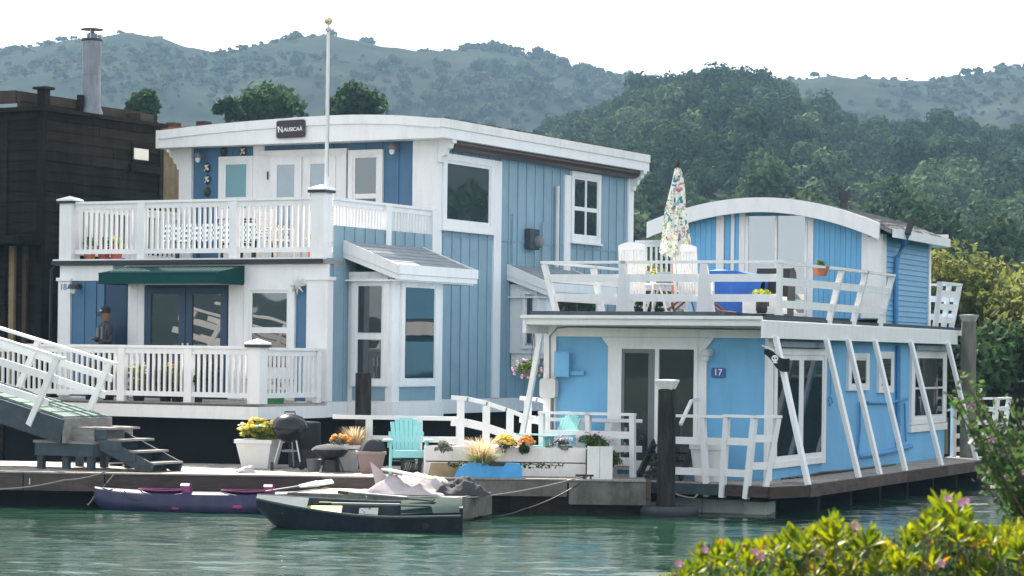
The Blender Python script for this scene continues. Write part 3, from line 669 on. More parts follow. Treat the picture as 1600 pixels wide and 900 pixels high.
# bay windows
def bay(y0, y1, xo, zb, zt, roof_z0, roof_z1, ro, ry0, ry1, wend, wface, blue=True, corb=False):
    b = box('bay', 'white_paint', A, .03, xo, y0, y1, zb, zt)
    eb = front_wall(y0); fb_ = side_wall(xo)
    if blue:
        for w, a, c in ((eb, .14, .86), (fb_, y0+.28, y1-.28)):
            m_ = MB(); wbox(m_, w, a, c, 0, .012, 1.68, 1.93); m_.build('panel', 'blue_siding', b)
    for (a, c, z0, z1, gl, hs) in wend:
        m_ = MB(); wbox(m_, eb, a, c, 0, .045, z0, z1); fr_ = m_.build('window', 'white_paint', b)
    p = [(.025, roof_z0), (ro, roof_z1), (ro, roof_z1-.05), (.025, roof_z0-.05)]
    m_ = MB(); m_.prism(p, lambda a, q, d: (a, d, q), ry0+.05, ry1-.05); rr = m_.build('bay_roof', 'grey_roof', A)
    n = 6
    for i in range(n):
        t0, t1 = i/n, (i+.94)/n; f = lambda t: (.03+(ro-.06)*t, roof_z0+(roof_z1-roof_z0)*t)
        (a0, c0), (a1, c1) = f(t0), f(t1)
        m_ = MB(); m_.prism([(a0, c0+.003), (a1, c1+.010), (a1, c1+.022), (a0, c0+.012)], lambda a, q, d: (a, d, q), ry0+.06, ry1-.06); m_.build('roofing_strip', 'grey_roof', rr)
    for yy, s in ((ry0, 0), (ry1-.05, 0)):
        m_ = MB(); m_.prism([(.025, roof_z0+.03), (ro+.0, roof_z1+.03), (ro, roof_z1-.15), (.025, roof_z0-.20)], lambda a, q, d: (a, d, q), yy, yy+.048); m_.build('rake_board', 'white_paint', rr)
        m_ = MB(); m_.prism([(.025, roof_z0-.202), (ro-.02, roof_z1-.152), (ro-.02, roof_z1-.25), (.025, roof_z0-.30)], lambda a, q, d: (a, d, q), yy+.012, yy+.046); m_.build('rake_board', 'white_paint', rr)
    box('eave_board', 'white_paint', rr, ro+.002, ro+.05, ry0, ry1, roof_z1-.15, roof_z1+.03); box('eave_board', 'white_paint', rr, ro-.02, ro+.03, ry0+.012, ry1-.012, roof_z1-.25, roof_z1-.153)
    box('soffit', 'white_paint', rr, .025, ro-.02, ry0+.05, ry1-.05, roof_z1-.28, roof_z1-.25)
    if corb:
        for yy in (y0+.05, y0+.9, y1-.2):
            m_ = MB(); m_.prism([(.045, zb), (xo-.1, zb), (xo-.12, zb-.10), (.38, zb-.14), (.34, zb-.24), (.16, zb-.27), (.14, zb-.36), (.045, zb-.38)], lambda a, q, d: (a, d, q), yy, yy+.12); m_.build('corbel', 'white_paint', b)
    return b
b1 = bay(.72, 2.62, 1.0, 1.655, 4.10, 4.66, 4.20, 1.22, .52, 3.55, [], [])
box('bay_band', 'white_paint', A, .05, 1.03, .70, 2.64, 1.37, 1.652)
window(b1, front_wall(.72), .13, .93, 1.95, 3.98, ('glass_dark', 'glass_dark'), cas=.10, hs=(.46,), bar=.13, d=.06, sill=False)
window(b1, side_wall(1.0), .98, 2.36, 1.95, 3.98, 'glass_curtain', cas=.11, d=.06, sill=False)
b2 = bay(7.21, 9.9, .90, 2.60, 4.06, 4.45, 4.05, 1.05, 7.05, 10.2, [], [], blue=False, corb=True)
window(b2, front_wall(7.21), .34, .70, 2.70, 3.92, 'glass_mirror', cas=.07, d=.05, sill=False)
window(b2, side_wall(.90), 7.5, 9.6, 2.75, 3.95, 'glass_mirror', cas=.1, d=.05, vs=(.5,), sill=False)
# pipes and meter on the side wall
mb = MB(); mb.tube([(.10, 9.22, 4.5), (.10, 9.22, 6.27)], .05, 8); mb.build('vent_pipe', 'pale_box', A)
mb = MB(); mb.tube([(.07, 7.22, 4.5), (.07, 7.22, 5.55)], .02, 6); mb.tube([(.07, 8.60, 4.4), (.07, 8.60, 5.45)], .02, 6); mb.build('conduit', 'blue_siding', A)
# porch
box('porch_floor', 'deck_wood', A, -W_, .0, -2.22, 0, 1.54, 1.62)
box('porch_fascia', 'white_paint', A, -W_, .02, -2.27, -2.222, 1.355, 1.585); box('porch_fascia', 'white_paint', A, .002, .045, -2.22, -.03, 1.36, 1.585)
box('porch_edge', 'grey_wood', A, -W_-.02, .04, -2.29, -2.1, 1.622, 1.64)
railing(A, (-6.1, -2.17), (-.22, -2.17), 1.64, 2.67, posts=(.05, 3.05, 4.55), pw=.16)
newel(A, -.10, -2.12, 1.64, 2.72, .26)
railing(A, (-.04, -1.95), (-.04, -.12), 1.64, 2.65, posts=(1.7,), step=.135, pw=.14)
# balcony
railing(A, (-5.86, 0), (-.30, 0), 4.35, 5.48, posts=(1.63, 3.78), pw=.17, step=.122)
newel(A, -6.02, .02, 4.32, 5.52, .29); newel(A, -.15, .02, 4.32, 5.62, .29)
railing(A, (-.03, .20), (-.03, 4.02), 4.35, 5.48, posts=(1.95, 3.76), pw=.20, step=.115)
railing(A, (-6.12, .2), (-6.12, 4.0), 4.35, 5.48, posts=(1.95,), pw=.16, step=.16)
# rear deck rail seen past the end of the house
rr = railing(A, (-.05, 13.6), (1.0, 13.6), 4.35, 5.28, posts=(1.0,), step=.13, pw=.14); box('rear_deck', 'grey_wood', A, -3, 1.05, 13.22, 14.6, 4.2, 4.33)

# lettering and small things on the tall houseboat
def on_A(name, label, cat, x, y, z, rz=0.0, group=None): p = AW(x, y, z); return thing(name, label, cat, p, -TH+rz, group)
def round_rect(w, h, r, n=5):
    pts = []
    for cx, cy, a0 in ((w/2-r, h/2-r, 0), (-w/2+r, h/2-r, 90), (-w/2+r, -h/2+r, 180), (w/2-r, -h/2+r, 270)):
        for i in range(n+1): t = radians(a0+90*i/n); pts.append((cx+r*cos(t), cy+r*sin(t)))
    return pts
s = on_A('name_sign', 'dark plum sign with white NAUSICAA lettering on the white roof edge', 'sign', -3.13, 3.525, 7.135)
MB().prism(round_rect(.69, .36, .05), lambda a, b, d: (a, d, b+.018*a), -.03, .0).build('board', 'sign_dark', s)
text('N', .17, 'letter_white', s, (-.235, -.034, -.015), (pi/2, 0, 0), shear=-.15); text('AUSICA\u00c4', .112, 'letter_white', s, (.065, -.034, -.012), (pi/2, -.02, 0), spacing=.98)
mb = MB(); mb.tube([(-.315, -.035, .01), (-.31, -.035, .045), (-.285, -.035, .055), (-.265, -.035, .03)], .007, 5); mb.build('flourish', 'letter_white', s)
s = on_A('house_number', 'small blue 18 on the white post under the balcony', 'number', -6.09, -.074, 3.80)
text('18', .17, 'letter_blue', s, (0, 0, 0), (pi/2, 0, 0), name='digits')
f_ = on_A('flagpole', 'tall white flagpole with a gold ball on the balcony corner', 'flagpole', -.07, .06, 5.66)
mb = MB(); mb.tube([(0, 0, -.02), (0, 0, 1.5), (0, 0, 2.92)], [.042, .036, .030], 10); mb.build('pole', 'white_paint', f_, True)
mb = MB(); mb.lathe([(.03, 2.90), (.06, 2.93), (.062, 2.97), (.02, 2.99), (.02, 3.03)], n=12); mb.build('truck', 'steel', f_, True)
mb = MB(); mb.ball((0, 0, 3.10), .075, 14, 10); mb.build('ball', 'brass', f_, True)
mb = MB(); mb.tube([(.05, -.02, .2), (.055, -.02, 2.93)], .006, 4); mb.build('halyard', 'rope', f_)
def wall_lamp(label, x, y, z, side='f', par='A', m='steel', gl='lamp_glass', r=.10):
    s = on_A('wall_lamp', label, 'lamp', x, y, z) if par == 'A' else on_B('wall_lamp', label, 'lamp', x, y, z)
    mb = MB(); mb.lathe([(.06, 0), (.06, .02)], n=12); o = mb.build('wall_plate', m, s, True); o.matrix_local = Matrix.Rotation(pi/2, 4, 'X')
    mb = MB(); mb.tube([(0, -.01, 0), (0, -.10, .04), (0, -.17, .02)], .015, 6); mb.build('arm', m, s, True)
    mb = MB(); mb.lathe([(.02, .06), (r*.7, .03), (r, -.05), (r*1.05, -.06)], (0, -.19, 0), 14); mb.build('shade', m, s, True)
    mb = MB(); mb.lathe([(.055, -.05), (.06, -.10), (.04, -.15), (.005, -.165)], (0, -.19, 0), 12); mb.build('lens', gl, s, True)
    return s
wall_lamp('grey wall lamp high on the blue wall left of the teal window', -5.70, 4.075, 6.70, m='grey_plastic')
wall_lamp('grey wall lamp right of the upper right window by the white column', -.93, 4.055, 6.74, m='grey_plastic')
wall_lamp('dark wall lamp with bright bulb beside the number 18 post', -5.72, -.045, 3.82, m='black_metal', r=.12)
s = on_A('star_lamp', 'white star shaped lamp at the lower right window', 'lamp', -.57, -.06, 3.82); mb = MB()
for k in range(8):
    a = k*pi/4; mb.add([(cos(a)*.19, -.06, sin(a)*.19), (cos(a+.4)*.07, -.06, sin(a+.4)*.07), (cos(a-.4)*.07, -.06, sin(a-.4)*.07), (0, -.15, 0), (0, 0, 0)], [(0, 1, 3), (0, 3, 2), (0, 4, 1), (0, 2, 4)])
mb.build('points', 'pale_box', s); MB().tube([(0, .02, 0), (0, -.03, 0)], .04, 8).build('wall_plate', 'steel', s)
for i, (x, z, lab, m2) in enumerate([(-5.57, 6.44, 'round black and tan mask, top one under the wall lamp', 'cream'), (-5.56, 6.19, 'round black mask hung below the tan one', 'pale_box'), (-5.56, 5.93, 'green plant ornament hung lowest on the upper wall', 'leaf_garden'), (-5.15, 6.76, 'green ornament over the left side of the teal window', 'leaf_garden'), (-4.66, 6.76, 'black and white ornament over the right side of the teal window', 'pale_box')]):
    s = on_A('wall_ornament', lab, 'ornament', x, 4.055, z, group='ornaments on the upper front wall')
    mb = MB(); mb.ball((0, 0, 0), .085, 12, 8, sz=1.25, sy=.45); mb.build('disc', 'mask_dark', s, True)
    mb = MB(); mb.ball((-.012, -.03, .03), .035, 8, 6); mb.ball((.03, -.03, -.03), .03, 8, 6); mb.tube([(-.05, -.035, -.07), (.0, -.045, 0), (.05, -.035, .06)], .012, 5); mb.build('figure', m2, s, True)
s = on_A('electric_meter', 'dark electric meter with glass dome on the blue side wall', 'meter', .045, 8.05, 5.05)
MB().box(0, .12, -.22, .22, -.22, .22).build('box', 'slate_wood', s)
mb = MB(); mb.lathe([(.13, 0), (.13, .09), (.10, .13), (.01, .145)], n=16); o = mb.build('dome', 'grey_plastic', s, True); o.matrix_local = Matrix.Translation((.12, .1, -.05)) @ Matrix.Rotation(pi/2, 4, 'Y')

# ------------------------------------------------------------------ plants in pots
def plant(name, label, loc, pot=None, pr=.14, ph=.22, r=.22, h=.25, leaf='leaf_garden', n=160, size=.055, flowers=(), cat='potted plant', group=None, seed=1, square=False, rz=0, droop=0.0, asp=1.7):
    rg = np.random.default_rng(seed); t = thing(name, label, cat, loc, rz, group); z0 = 0
    if pot:
        mb = MB()
        mb.lathe([(pr*.72*(1.414 if square else 1), 0), (pr*.98*(1.414 if square else 1), ph*.86), (pr*1.06*(1.414 if square else 1), ph*.87), (pr*1.06*(1.414 if square else 1), ph), (pr*.9*(1.414 if square else 1), ph), (pr*.85*(1.414 if square else 1), ph*.9)], n=4 if square else 16)
        o = mb.build('pot', pot, t, not square)
        if square: o.matrix_local = Matrix.Rotation(pi/4, 4, 'Z')
        z0 = ph
    if n:
        C, Nn = crown_pts(rg, (0, 0, z0+h*.38), r, h*1.25, 6, n); v, f = leaves(C, Nn, size, asp, .7, droop, rng=rg); obj('foliage', nmesh('foliage', v, f, leaf), t)
        mb = MB()
        for k in range(5): a = k*1.3; mb.tube([(cos(a)*r*.1, sin(a)*r*.1, z0-.03), (cos(a)*r*.5, sin(a)*r*.5, z0+h*.6)], .007, 4)
        mb.build('stems', 'twig', t)
    for m, k, fr_ in flowers:
        mb = MB()
        for i in range(k):
            a = rg.uniform(0, 6.28); q = sqrt(rg.uniform(0, 1))*r*.95; zz = z0+h*(.45+.5*(1-(q/r)**2))+rg.uniform(-.03, .05)
            mb.ball((q*cos(a), q*sin(a), zz), fr_*rg.uniform(.7, 1.2), 7, 4, sz=.6)
        mb.build('flowers', m, t, kind='stuff')
    return t
def pA(name, label, x, y, z, **k): p = AW(x, y, z); return plant(name, label, p, **k)
gp = 'flower pots on the lower porch'
for i, (x, lab, lf, fl) in enumerate([
    (-3.95, 'red flowered pot plant behind the gangway rails on the porch', 'leaf_garden', [('flower_purple', 9, .035)]),
    (-3.55, 'white flowered pot plant by the porch post', 'leaf_garden', [('flower_pale', 10, .03)]),
    (-3.22, 'lime leaved pot plant with cream flowers on the porch', 'leaf_lime', [('flower_pale', 14, .035)]),
    (-2.85, 'tall white flowered pot plant behind the porch railing', 'leaf_garden', [('flower_pale', 12, .035)]),
    (-2.25, 'yellow flowered pot plant left of the porch bush', 'leaf_garden', [('flower_yellow', 12, .04)]),
    (-1.98, 'maroon flowered pot plant next to the porch bush', 'leaf_garden', [('flower_purple', 9, .035)]),
    (-1.55, 'dense dark green bush in a pot at the porch railing', 'leaf_dark', [])]):
    pA('potted_plant', lab, x, -1.93, 1.62, pot='black_plastic', pr=.13, ph=.24, r=.25, h=.50, leaf=('leaf_lime' if i in (1, 2, 3, 5) else lf), n=380, size=.08, flowers=fl, group=gp, seed=70+i)
pA('planter', 'bright green pot behind the short porch railing', -.45, -1.0, 1.62, pot='pot_green', pr=.2, ph=.26, r=.15, h=.25, n=60, size=.06, seed=79, cat='pot')
for i, (x, pt, lab, lf) in enumerate([(-5.80, 'pot_orange', 'pale orange pot at the left end of the balcony', 'leaf_garden'), (-5.45, 'pot_red', 'first red pot with a green plant on the balcony', 'leaf_garden'), (-5.15, 'pot_red', 'second red pot with a yellow green plant on the balcony', 'leaf_lime'), (-.55, 'terracotta', 'orange pot with yellow flowers by the flagpole corner of the balcony', 'leaf_garden')]):
    pA('potted_plant', lab, x, .38, 4.30, pot=pt, pr=.13, ph=.30, r=.17, h=.24, leaf=lf, n=110, size=.06, flowers=[('flower_yellow', 6, .03)] if i == 3 else [], group='flower pots on the balcony', seed=90+i)
# balcony table and chairs
tb = on_A('patio_table', 'patio table behind the balcony railing', 'table', -3.15, 1.25, 4.30)
MB().box(-1.05, 1.05, -.45, .45, .70, .74).build('tabletop', 'grey_wood', tb)
for sx in (-.9, .9):
    for sy in (-.35, .35): MB().box(sx-.03, sx+.03, sy-.03, sy+.03, 0, .70).build('leg', 'dark_trim', tb)
cm = mat('checked_cloth', (.8, .8, .8), rough=.85); t = cm.node_tree; tc = N(t, 'ShaderNodeTexCoord'); ck = N(t, 'ShaderNodeTexChecker'); ck.inputs['Scale'].default_value = 20
ck.inputs[1].default_value = (.75, .78, .80, 1); ck.inputs[2].default_value = (.06, .16, .26, 1); t.links.new(tc.outputs['Object'], ck.inputs['Vector']); t.links.new(ck.outputs[0], t.nodes['Principled BSDF'].inputs['Base Color'])
tc_ = on_A('tablecloth', 'blue and white checked cloth over the balcony table', 'tablecloth', -3.15, 1.25, 4.30); mb = MB()
mb.grid(60, 8, lambda u, v: (-1.12+2.24*u, -.50-.018*sin(u*42)*v-.03*v, .752-.34*v)); mb.grid(4, 4, lambda u, v: (-1.12+2.24*u, -.5+1.0*v, .752)); mb.grid(20, 6, lambda u, v: (1.12+.03*v+.015*sin(u*20)*v, -.5+1.0*u, .752-.34*v)); mb.grid(20, 6, lambda u, v: (-1.12-.03*v-.015*sin(u*20)*v, -.5+1.0*u, .752-.34*v))
mb.build('tablecloth', 'checked_cloth', tc_, True)
def garden_chair(label, x, y, z, rz, m):
    c = on_A('garden_chair', label, 'chair', x, y, z, rz, 'garden chairs on the balcony')
    for sx in (-.24, .24):
        MB().box(sx-.02, sx+.02, -.24, -.20, 0, .62).build('leg', m, c); MB().beam((sx, .22, 0), (sx, .32, 1.0), .04, .04, (1, 0, 0)).build('leg', m, c)
        MB().box(sx-.025, sx+.025, -.26, .28, .62, .65).build('armrest', m, c)
    MB().box(-.24, .24, -.24, .26, .40, .44).build('seat', m, c)
    for k in range(9): MB().beam((-.22, .245+.06*(k/8)+.02, .50+.055*k), (.22, .245+.06*(k/8)+.02, .50+.055*k), .02, .035).build('back_slat', m, c)
    return c
garden_chair('white slatted chair right of the checked table', -1.75, .95, 4.30, pi*.9, 'wicker'); garden_chair('dark chair behind the checked table', -3.5, 2.2, 4.30, 0, 'dark_trim'); garden_chair('white chair near the balcony corner post', -.95, 1.35, 4.30, .6, 'wicker')
# person in the doorway
def skin_body(name, verts, edges, radii, m, parent, root=0, sub=2):
    me = bpy.data.meshes.new(name); me.from_pydata(verts, edges, []); o = bpy.data.objects.new(name, me); COL.objects.link(o)
    md = o.modifiers.new('skin', 'SKIN'); 
    for i, r in enumerate(radii): d = me.skin_vertices[0].data[i]; d.radius = (r if hasattr(r, '__len__') else (r, r)); d.use_root = (i == root)
    md.use_smooth_shade = True; s_ = o.modifiers.new('sub', 'SUBSURF'); s_.levels = sub; s_.render_levels = sub
    dg = bpy.context.evaluated_depsgraph_get(); m2 = bpy.data.meshes.new_from_object(o.evaluated_get(dg)); bpy.data.objects.remove(o); m2.materials.clear(); m2.materials.append(M[m])
    m2.polygons.foreach_set('use_smooth', [True]*len(m2.polygons)); return obj(name, m2, parent)
pr_ = on_A('person', 'person in a dark cap and patterned dark jacket standing in the porch doorway', 'person', -4.78, -.42, 1.62, -.45)
v = [(0, 0, .93), (0, -.01, 1.12), (0, 0, 1.36), (0, 0, 1.49), (.17, 0, 1.40), (.24, .01, 1.12), (.12, -.2, 1.07), (-.17, 0, 1.40), (-.25, .01, 1.13), (-.06, -.21, 1.16), (.10, 0, .86), (.11, -.02, .47), (.11, .02, .07), (.11, -.12, .035), (-.10, 0, .86), (-.12, -.03, .47), (-.13, .02, .07), (-.14, -.12, .035)]
e = [(0, 1), (1, 2), (2, 3), (2, 4), (4, 5), (5, 6), (2, 7), (7, 8), (8, 9), (0, 10), (10, 11), (11, 12), (12, 13), (0, 14), (14, 15), (15, 16), (16, 17)]
rr_ = [(.16, .11), (.155, .105), (.18, .11), .058, .075, .052, .038, .075, .052, .038, .092, .062, .045, .04, .092, .062, .045, .04]
skin_body('body', v, e, rr_, 'jacket', pr_)
mb = MB(); mb.lathe([(.005, 1.50), (.055, 1.505), (.078, 1.56), (.082, 1.63), (.078, 1.70), (.05, 1.75), (.005, 1.765)], n=14, sy=1.18); mb.add([(-.018, -.09, 1.62), (.018, -.09, 1.62), (0, -.122, 1.60), (0, -.09, 1.665)], [(0, 1, 2), (0, 2, 3), (1, 3, 2)])
for sx in (-1, 1): mb.ball((sx*.084, .0, 1.625), .022, 6, 5, sz=1.5, sx=.5)
hd = mb.build('head', 'skin_tone', pr_, True)
mb = MB(); mb.box(-.03, .03, -.094, -.088, 1.565, 1.572); mb.ball((-.03, -.085, 1.645), .011, 6, 4); mb.ball((.03, -.085, 1.645), .011, 6, 4); mb.build('eyes_and_mouth', 'mask_dark', hd)
mb = MB(); mb.lathe([(.088, 1.665), (.092, 1.70), (.08, 1.765), (.04, 1.80), (.005, 1.805)], n=16, sy=1.15); mb.add([(-.08, -.06, 1.672), (.08, -.06, 1.672), (.06, -.19, 1.662), (-.06, -.19, 1.662), (-.08, -.06, 1.685), (.08, -.06, 1.685), (.06, -.19, 1.672), (-.06, -.19, 1.672)], [(0, 1, 2, 3), (4, 5, 6, 7), (0, 3, 7, 4), (1, 2, 6, 5), (2, 3, 7, 6)]); mb.build('cap', 'cloth_dark', pr_, True)
mb = MB(); mb.box(-.035, .035, -.112, -.10, 1.70, 1.73); mb.build('cap_badge', 'pale_box', pr_)
mb = MB(); mb.box(-.16, -.06, -.125, -.10, 1.2, 1.38); mb.box(.05, .10, -.128, -.10, 1.16, 1.40); mb.build('jacket_panels', 'grey_plastic', pr_)
def hand(px, py, pz, sx):
    mb = MB(); mb.ball((px, py, pz), .042, 8, 6, sz=.6, sy=1.1)
    for k in range(4): q = (k-1.5)*.019; mb.tube([(px+q, py-.03, pz), (px+q-.006*sx, py-.068+.006*abs(k-1.2), pz-.008), (px+q-.012*sx, py-.085+.008*abs(k-1.2), pz-.03)], [.0095, .0085, .006], 6)
    mb.tube([(px-sx*.03, py, pz), (px-sx*.05, py-.03, pz+.012), (px-sx*.045, py-.055, pz+.01)], [.011, .0095, .007], 6); mb.build('hand', 'skin_tone', pr_, True)
hand(.10, -.235, 1.065, 1); hand(-.04, -.245, 1.16, -1)
# ================================================================== DARK SHINGLED HOUSE on the left
bo = AW(-7.6, 1.11, 0)
K = thing('wooden_house', 'dark weathered wooden house with plank walls and small white window', 'house', bo, -TH)
box('wall', 'dark_wood', K, -9, -.05, .05, 4.1, .1, 7.44); box('hull', 'hull_black', K, -8.9, -.1, .1, 4.0, -.3, .3)
r_ = random.Random(12)
kw = side_wall(-.05); kf = front_wall(.05)
z = .35
while z < 7.35:
    cut = r_.uniform(1.2, 2.9)
    for a, b_ in ((.06, cut), (cut+.006, 4.08)):
        mb = MB(); o = r_.uniform(0, .012); mb.add([kw(a, .012+o, z+.208), kw(b_, .012+o, z+.208), kw(b_, .034+o, z), kw(a, .034+o, z), kw(a, 0, z+.208), kw(b_, 0, z+.208), kw(b_, 0, z), kw(a, 0, z)], [(0, 1, 2, 3), (0, 4, 5, 1), (3, 2, 6, 7), (0, 3, 7, 4), (1, 5, 6, 2)]); mb.build('plank', 'dark_wood', K)
    mb = MB(); o = r_.uniform(0, .012); mb.add([kf(-2.6, .012+o, z+.208), kf(-.06, .012+o, z+.208), kf(-.06, .034+o, z), kf(-2.6, .034+o, z), kf(-2.6, 0, z+.208), kf(-.06, 0, z+.208), kf(-.06, 0, z), kf(-2.6, 0, z)], [(0, 1, 2, 3), (0, 4, 5, 1), (3, 2, 6, 7), (0, 3, 7, 4), (1, 5, 6, 2)]); mb.build('plank', 'dark_wood', K)
    z += .21
box('corner_board', 'dark_wood', K, -.12, .03, -.03, .10, .2, 7.46); box('corner_board', 'dark_wood', K, -1.05, -.90, -.04, .05, .2, 7.3); box('corner_board', 'dark_wood', K, -.04, .02, 4.02, 4.16, .2, 7.42)
box('roof', 'dark_wood', K, -9.1, .10, -.12, 4.2, 7.445, 7.53)
for a, b_, zz in ((-.08, 1.9, 7.86), (2.5, 4.0, 7.80)):
    box('parapet_board', 'brown_wood', K, -.62, -.52, a, b_, zz-.20, zz); box('parapet_board', 'brown_wood', K, -.60, -.54, a, b_, 7.53, zz-.21)
box('parapet_board', 'brown_wood', K, -9, -.63, -.10, -.02, 7.62, 7.88)
box('roof_post', 'dark_wood', K, -.35, -.15, .25, .42, 7.53, 7.92); box('roof_post_cap', 'dark_wood', K, -.42, -.08, .18, .49, 7.92, 7.97)
box('roof_post', 'dark_wood', K, -.50, -.40, 1.75, 1.87, 7.53, 7.96)
wn = window(K, side_wall(-.05), 3.02, 3.72, 6.60, 7.02, 'cream', cas=.06, sash=.03, frame='dark_wood', d=.06, sill=False)
box('window_hood', 'dark_wood', K, -.05, .06, 2.95, 4.0, 6.42, 6.58)
box('eave', 'dark_wood', K, -4, .02, -.75, .02, 4.70, 4.86); box('porch_post', 'tan_wood', K, -.75, -.62, -.10, -.02, .3, 4.68); box('porch_post', 'brown_wood', K, -.40, -.30, -.10, -.02, .3, 4.68)
mb = MB(); mb.tube([(.08, .75, 4.75), (.06, .70, 4.6), (.06, .25, 4.2), (.06, .22, .6)], .035, 8); mb.build('downspout', 'black_metal', K, True)
box('roof_box', 'brown_wood', K, -.45, -.1, 3.45, 3.95, 7.53, 7.72)
cb = AW(-7.95, 3.16, 0); ch = thing('chimney_pipe', 'tall galvanised chimney pipe with flat cap on the dark house', 'chimney', (cb[0], cb[1], 7.5), -TH)
mb = MB(); mb.lathe([(.26, 0), (.24, .12), (.205, .22), (.205, .30)], n=20); mb.build('flashing', 'metal', ch, True)
mb = MB(); mb.lathe([(.20, .18), (.20, .90), (.206, .905), (.206, .93), (.20, .935), (.20, 1.62)], n=22); mb.build('pipe', 'metal', ch, True)
mb = MB(); mb.lathe([(.215, 1.62), (.23, 1.63), (.23, 1.67), (.12, 1.68)], n=22); mb.build('collar', 'black_metal', ch, True)
mb = MB(); mb.lathe([(.11, 1.68), (.11, 1.78), (.05, 1.80), (.05, 1.86)], n=16); mb.build('inner_flue', 'metal', ch, True)
mb = MB(); mb.lathe([(.24, 1.86), (.245, 1.875), (.12, 1.90), (.01, 1.915)], n=22); mb.build('cap', 'black_metal', ch, True)
mb = MB()
for k in range(4): a = k*pi/2+.5; mb.tube([(cos(a)*.21, sin(a)*.21, 1.66), (cos(a)*.21, sin(a)*.21, 1.87)], .008, 4)
mb.build('struts', 'steel', ch)
SH = thing('shed', 'tan boarded wall with red roof edge behind the dark house', 'shed', (-8.0, 60, 0), -TH)
box('wall', 'tan_wood', SH, -3.5, 0, 0, 3, 0, 7.45)
for i in range(8): box('plank', 'tan_wood', SH, -1.2+.15*i, -1.2+.15*i+.144, -.03, 0, 0, 7.45)
for i in range(5): box('plank', 'brown_wood', SH, -2.0+.155*i, -2.0+.155*i+.15, -.03, 0, 0, 7.45)
rs = box('roof', 'red_roof', SH, -3.8, .35, -.3, 3.2, 7.66, 7.92); box('fascia_board', 'red_roof', rs, -3.8, .30, -.33, -.302, 7.60, 7.88)
for i in range(3): box('roof_vent', 'brown_wood', rs, -1.6+.9*i, -1.35+.9*i, .3, .6, 7.922, 8.10)

# ================================================================== LOW BRIGHT BLUE HOUSEBOAT
BOx, BOy, _ = at(1197, 620, 42); TB = radians(24)
B = thing('houseboat', 'bright blue houseboat number 17 with roof deck and arched roof cabin', 'houseboat', (BOx, BOy, 0), -TB)
def BW(x, y, z): return (BOx+x*cos(TB)+y*sin(TB), BOy-x*sin(TB)+y*cos(TB), z)
def on_B(name, label, cat, x, y, z, rz=0.0, group=None): return thing(name, label, cat, BW(x, y, z), -TB+rz, group)
def _loc(r):
    return (-BOx*cos(TB)+BOy*sin(TB), -BOx*sin(TB)-BOy*cos(TB)), (r[0]*cos(TB)-r[1]*sin(TB), r[0]*sin(TB)+r[1]*cos(TB))
def bfx(u, v, y=0): r = ray(u, v); o, d = _loc(r); t = (y-o[1])/d[1]; return (o[0]+t*d[0], ZC+t*r[2])
def bsy(u, v, x=0): r = ray(u, v); o, d = _loc(r); t = (x-o[0])/d[0]; return (o[1]+t*d[1], ZC+t*r[2])
bf, bs = front_wall(0), side_wall(0)
box('hull', 'hull_black', B, -4.0, .15, -.2, 12.6, -.4, .40)
box('wall', 'bright_blue', B, -3.95, 0, 0, 12.12, .402, 3.09)
# front trim
box('corner_trim', 'white_paint', B, -4.06, -3.83, -.05, .03, .5, 3.09)
box('header', 'white_paint', B, -3.83, .03, -.045, 0, 2.905, 3.09)
mb = MB(); mb.box(-2.85, -2.66, -.055, 0, .5, 2.90); mb.box(-1.20, -1.05, -.055, 0, .5, 2.90); mb.box(-2.66, -1.20, -.052, 0, 2.79, 2.90); mb.build('door_trim', 'white_paint', B)
for (a, s) in ((-2.85, -1), (-1.05, 1)): mb = MB(); mb.prism([(a, 2.90), (a+s*.13, 2.90), (a, 2.74)], lambda p, q, d: (p, d, q), -.05, 0); mb.build('corner_gusset', 'white_paint', B)
box('corner_trim', 'white_paint', B, -.015, .045, -.045, .24, .45, 2.90)
sd = box('sliding_door', 'dark_trim', B, -2.66, -1.20, -.02, 0, .62, 2.79)
mb = MB(); x0, x1 = -2.66, -1.20
mb.box(x0, x0+.07, -.075, -.02, .62, 2.79); mb.box(x1-.07, x1, -.075, -.02, .62, 2.79); mb.box(x0+.07, x1-.07, -.073, -.02, 2.70, 2.79); mb.box(x0+.07, x1-.07, -.073, -.02, .62, .70); mb.box(-1.97, -1.90, -.09, -.02, .70, 2.70); mb.build('frame', 'white_paint', sd)
mb = MB(); mb.box(-2.59, -2.54, -.06, -.02, .70, 2.70); mb.box(-2.10, -1.972, -.058, -.02, .70, 2.70); mb.box(-2.54, -2.10, -.056, -.02, 2.63, 2.70); mb.build('inner_frame', 'grey_plastic', sd)
MB().box(-2.54, -2.10, -.045, -.025, .70, 2.63).build('pane', 'glass_dark', sd); MB().box(-1.90, -1.27, -.045, -.025, .70, 2.70).build('pane', 'glass_dark', sd)
# side openings
dd = window(B, bs, .26, 3.26, .70, 2.74, 'glass_curtain', cas=.13, casv=.11, sash=.09, vs=(.52,), name='glass_door', d=.07, sill=False, bar=.30)
window(B, bs, 4.70, 6.10, 1.98, 2.68, ('glass_curtain', 'glass_dark'), cas=.20, casv=.09, sash=.045, vs=(.42,), d=.06, sill=False)
window(B, bs, 6.78, 7.85, 1.92, 2.72, ('glass_dark', 'glass_curtain'), cas=.18, casv=.09, sash=.045, vs=(.4,), d=.06, sill=False)
window(B, bs, 9.2, 12.05, 1.25, 2.78, ('glass_curtain', 'glass_dark', 'glass_mirror', 'glass_mirror', 'glass_curtain', 'glass_dark'), cas=.26, casv=.11, sash=.07, vs=(.27, .72), hs=(.48,), d=.06, sill=False)
box('sill_board', 'white_paint', B, 0, .07, 9.15, 12.1, 1.10, 1.24)
for a, b_ in ((.35, 3.15), (9.2, 12.0)): box('roller_awning', 'grey_roof', B, .0, .16, a, b_, 2.76, 2.86)
